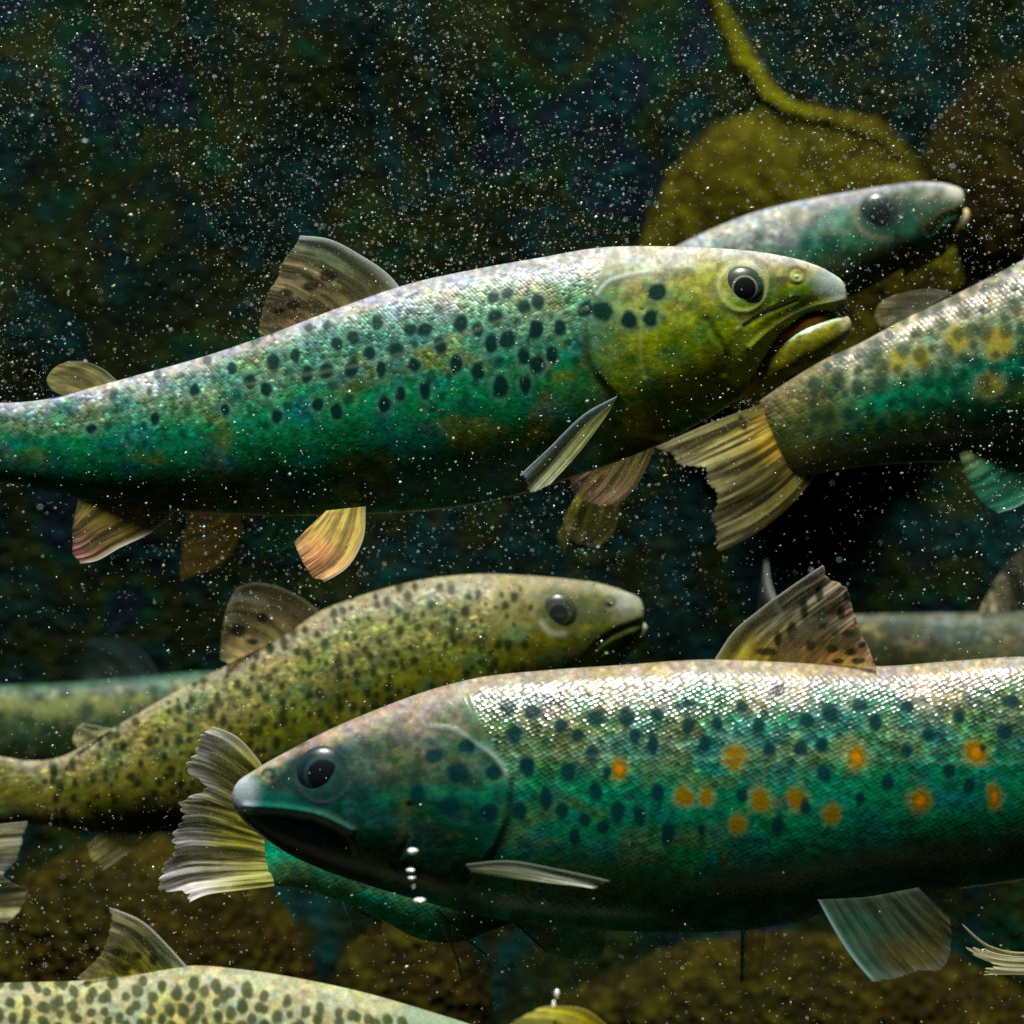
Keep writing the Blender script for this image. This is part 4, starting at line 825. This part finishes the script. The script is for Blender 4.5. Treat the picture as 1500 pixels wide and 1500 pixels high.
# ------------------------------------------------------------------ drifting specks
def specks():
    rng = np.random.RandomState(11)
    N = 330000
    kind = rng.rand(N)
    y = np.where(kind < 0.40, rng.uniform(-0.12, 0.03, N), 0.03 + 0.12 * rng.rand(N) ** 1.7)
    y = np.where(kind > 0.985, rng.uniform(0.15, 0.40, N), y)
    half = 0.26 * (CAMD + y) / CAMD
    x = rng.uniform(-1, 1, N) * half * 1.6; z = rng.uniform(-1, 1, N) * half * 1.3
    cl = fbm(x * 14 + 20, z * 14 + 20, 5, 3)
    keep = rng.rand(N) < (0.20 + 0.55 * sstep(-0.35, 0.45, z / half)) * (0.35 + 1.5 * sstep(.35, .65, cl))
    keep &= rng.rand(N) < np.where(y < .04, .22, .5)
    x, y, z = x[keep], y[keep], z[keep]; N = len(x)
    r = K0 * np.clip(np.exp(rng.normal(-0.28, 0.50, N)), .3, 3.0) * 0.80
    r *= np.where(y > .15, 1.5, 1.0)
    base = np.array([[1, 0, 0], [-1, 0, 0], [0, 1, 0], [0, -1, 0], [0, 0, 1], [0, 0, -1]], float)
    tri = np.array([[0, 2, 4], [2, 1, 4], [1, 3, 4], [3, 0, 4], [2, 0, 5], [1, 2, 5], [3, 1, 5], [0, 3, 5]])
    el = 1 + rng.rand(N) ** 2 * 1.2
    an = np.radians(rng.normal(35, 30, N)); ca, sa = np.cos(an), np.sin(an)
    q4 = rng.normal(size=(N, 4)); q4 /= np.linalg.norm(q4, axis=1)[:, None]; a_, b_, c_, d_ = q4.T
    Rm = np.stack([np.stack([1-2*(c_*c_+d_*d_), 2*(b_*c_-d_*a_), 2*(b_*d_+c_*a_)], -1), np.stack([2*(b_*c_+d_*a_), 1-2*(b_*b_+d_*d_), 2*(c_*d_-b_*a_)], -1), np.stack([2*(b_*d_-c_*a_), 2*(c_*d_+b_*a_), 1-2*(b_*b_+c_*c_)], -1)], 1)
    b = np.einsum('nij,kj->nki', Rm, base) * r[:, None, None]; b = b * np.stack([el, np.ones(N), np.ones(N)], -1)[:, None]
    bx = b[..., 0] * ca[:, None] - b[..., 2] * sa[:, None]; bz = b[..., 0] * sa[:, None] + b[..., 2] * ca[:, None]
    co = np.stack([bx + x[:, None], b[..., 1] + y[:, None], bz + z[:, None]], -1)
    f = (tri[None] + (np.arange(N) * 6)[:, None, None]).reshape(-1, 3)
    c = np.array([.92, .97, .92]) * rng.uniform(.5, 1.0, N)[:, None] * np.array([1, 1, 1]) * (1 + rng.uniform(-.5, .15, (N, 3)) * np.array([1, .25, 1.1]) * (rng.rand(N, 1) < .6))
    c = np.repeat(np.clip(c, .04, .95), 6, 0)
    m, n, l = newmat('speck')
    out = n.new('ShaderNodeOutputMaterial'); d = n.new('ShaderNodeBsdfDiffuse'); t = n.new('ShaderNodeBsdfTranslucent'); mx = n.new('ShaderNodeMixShader'); mx.inputs[0].default_value = .4
    at = n.new('ShaderNodeAttribute'); at.attribute_name = 'skin'
    l.new(at.outputs['Color'], d.inputs['Color']); l.new(at.outputs['Color'], t.inputs['Color'])
    l.new(d.outputs[0], mx.inputs[1]); l.new(t.outputs[0], mx.inputs[2])
    gl = n.new('ShaderNodeBsdfAnisotropic'); gl.inputs['Roughness'].default_value = .55; l.new(at.outputs['Color'], gl.inputs['Color'])
    m3 = n.new('ShaderNodeMixShader'); m3.inputs[0].default_value = .5; l.new(mx.outputs[0], m3.inputs[1]); l.new(gl.outputs[0], m3.inputs[2])
    l.new(m3.outputs[0], out.inputs[0])
    o = link('suspended_particles', co, f, m, None, {'skin': ('FLOAT_COLOR', rgba(c))}, smooth=False)
    o['kind'] = 'stuff'; o['label'] = 'thousands of tiny pale specks drifting through the water'; o['category'] = 'particles'
specks()
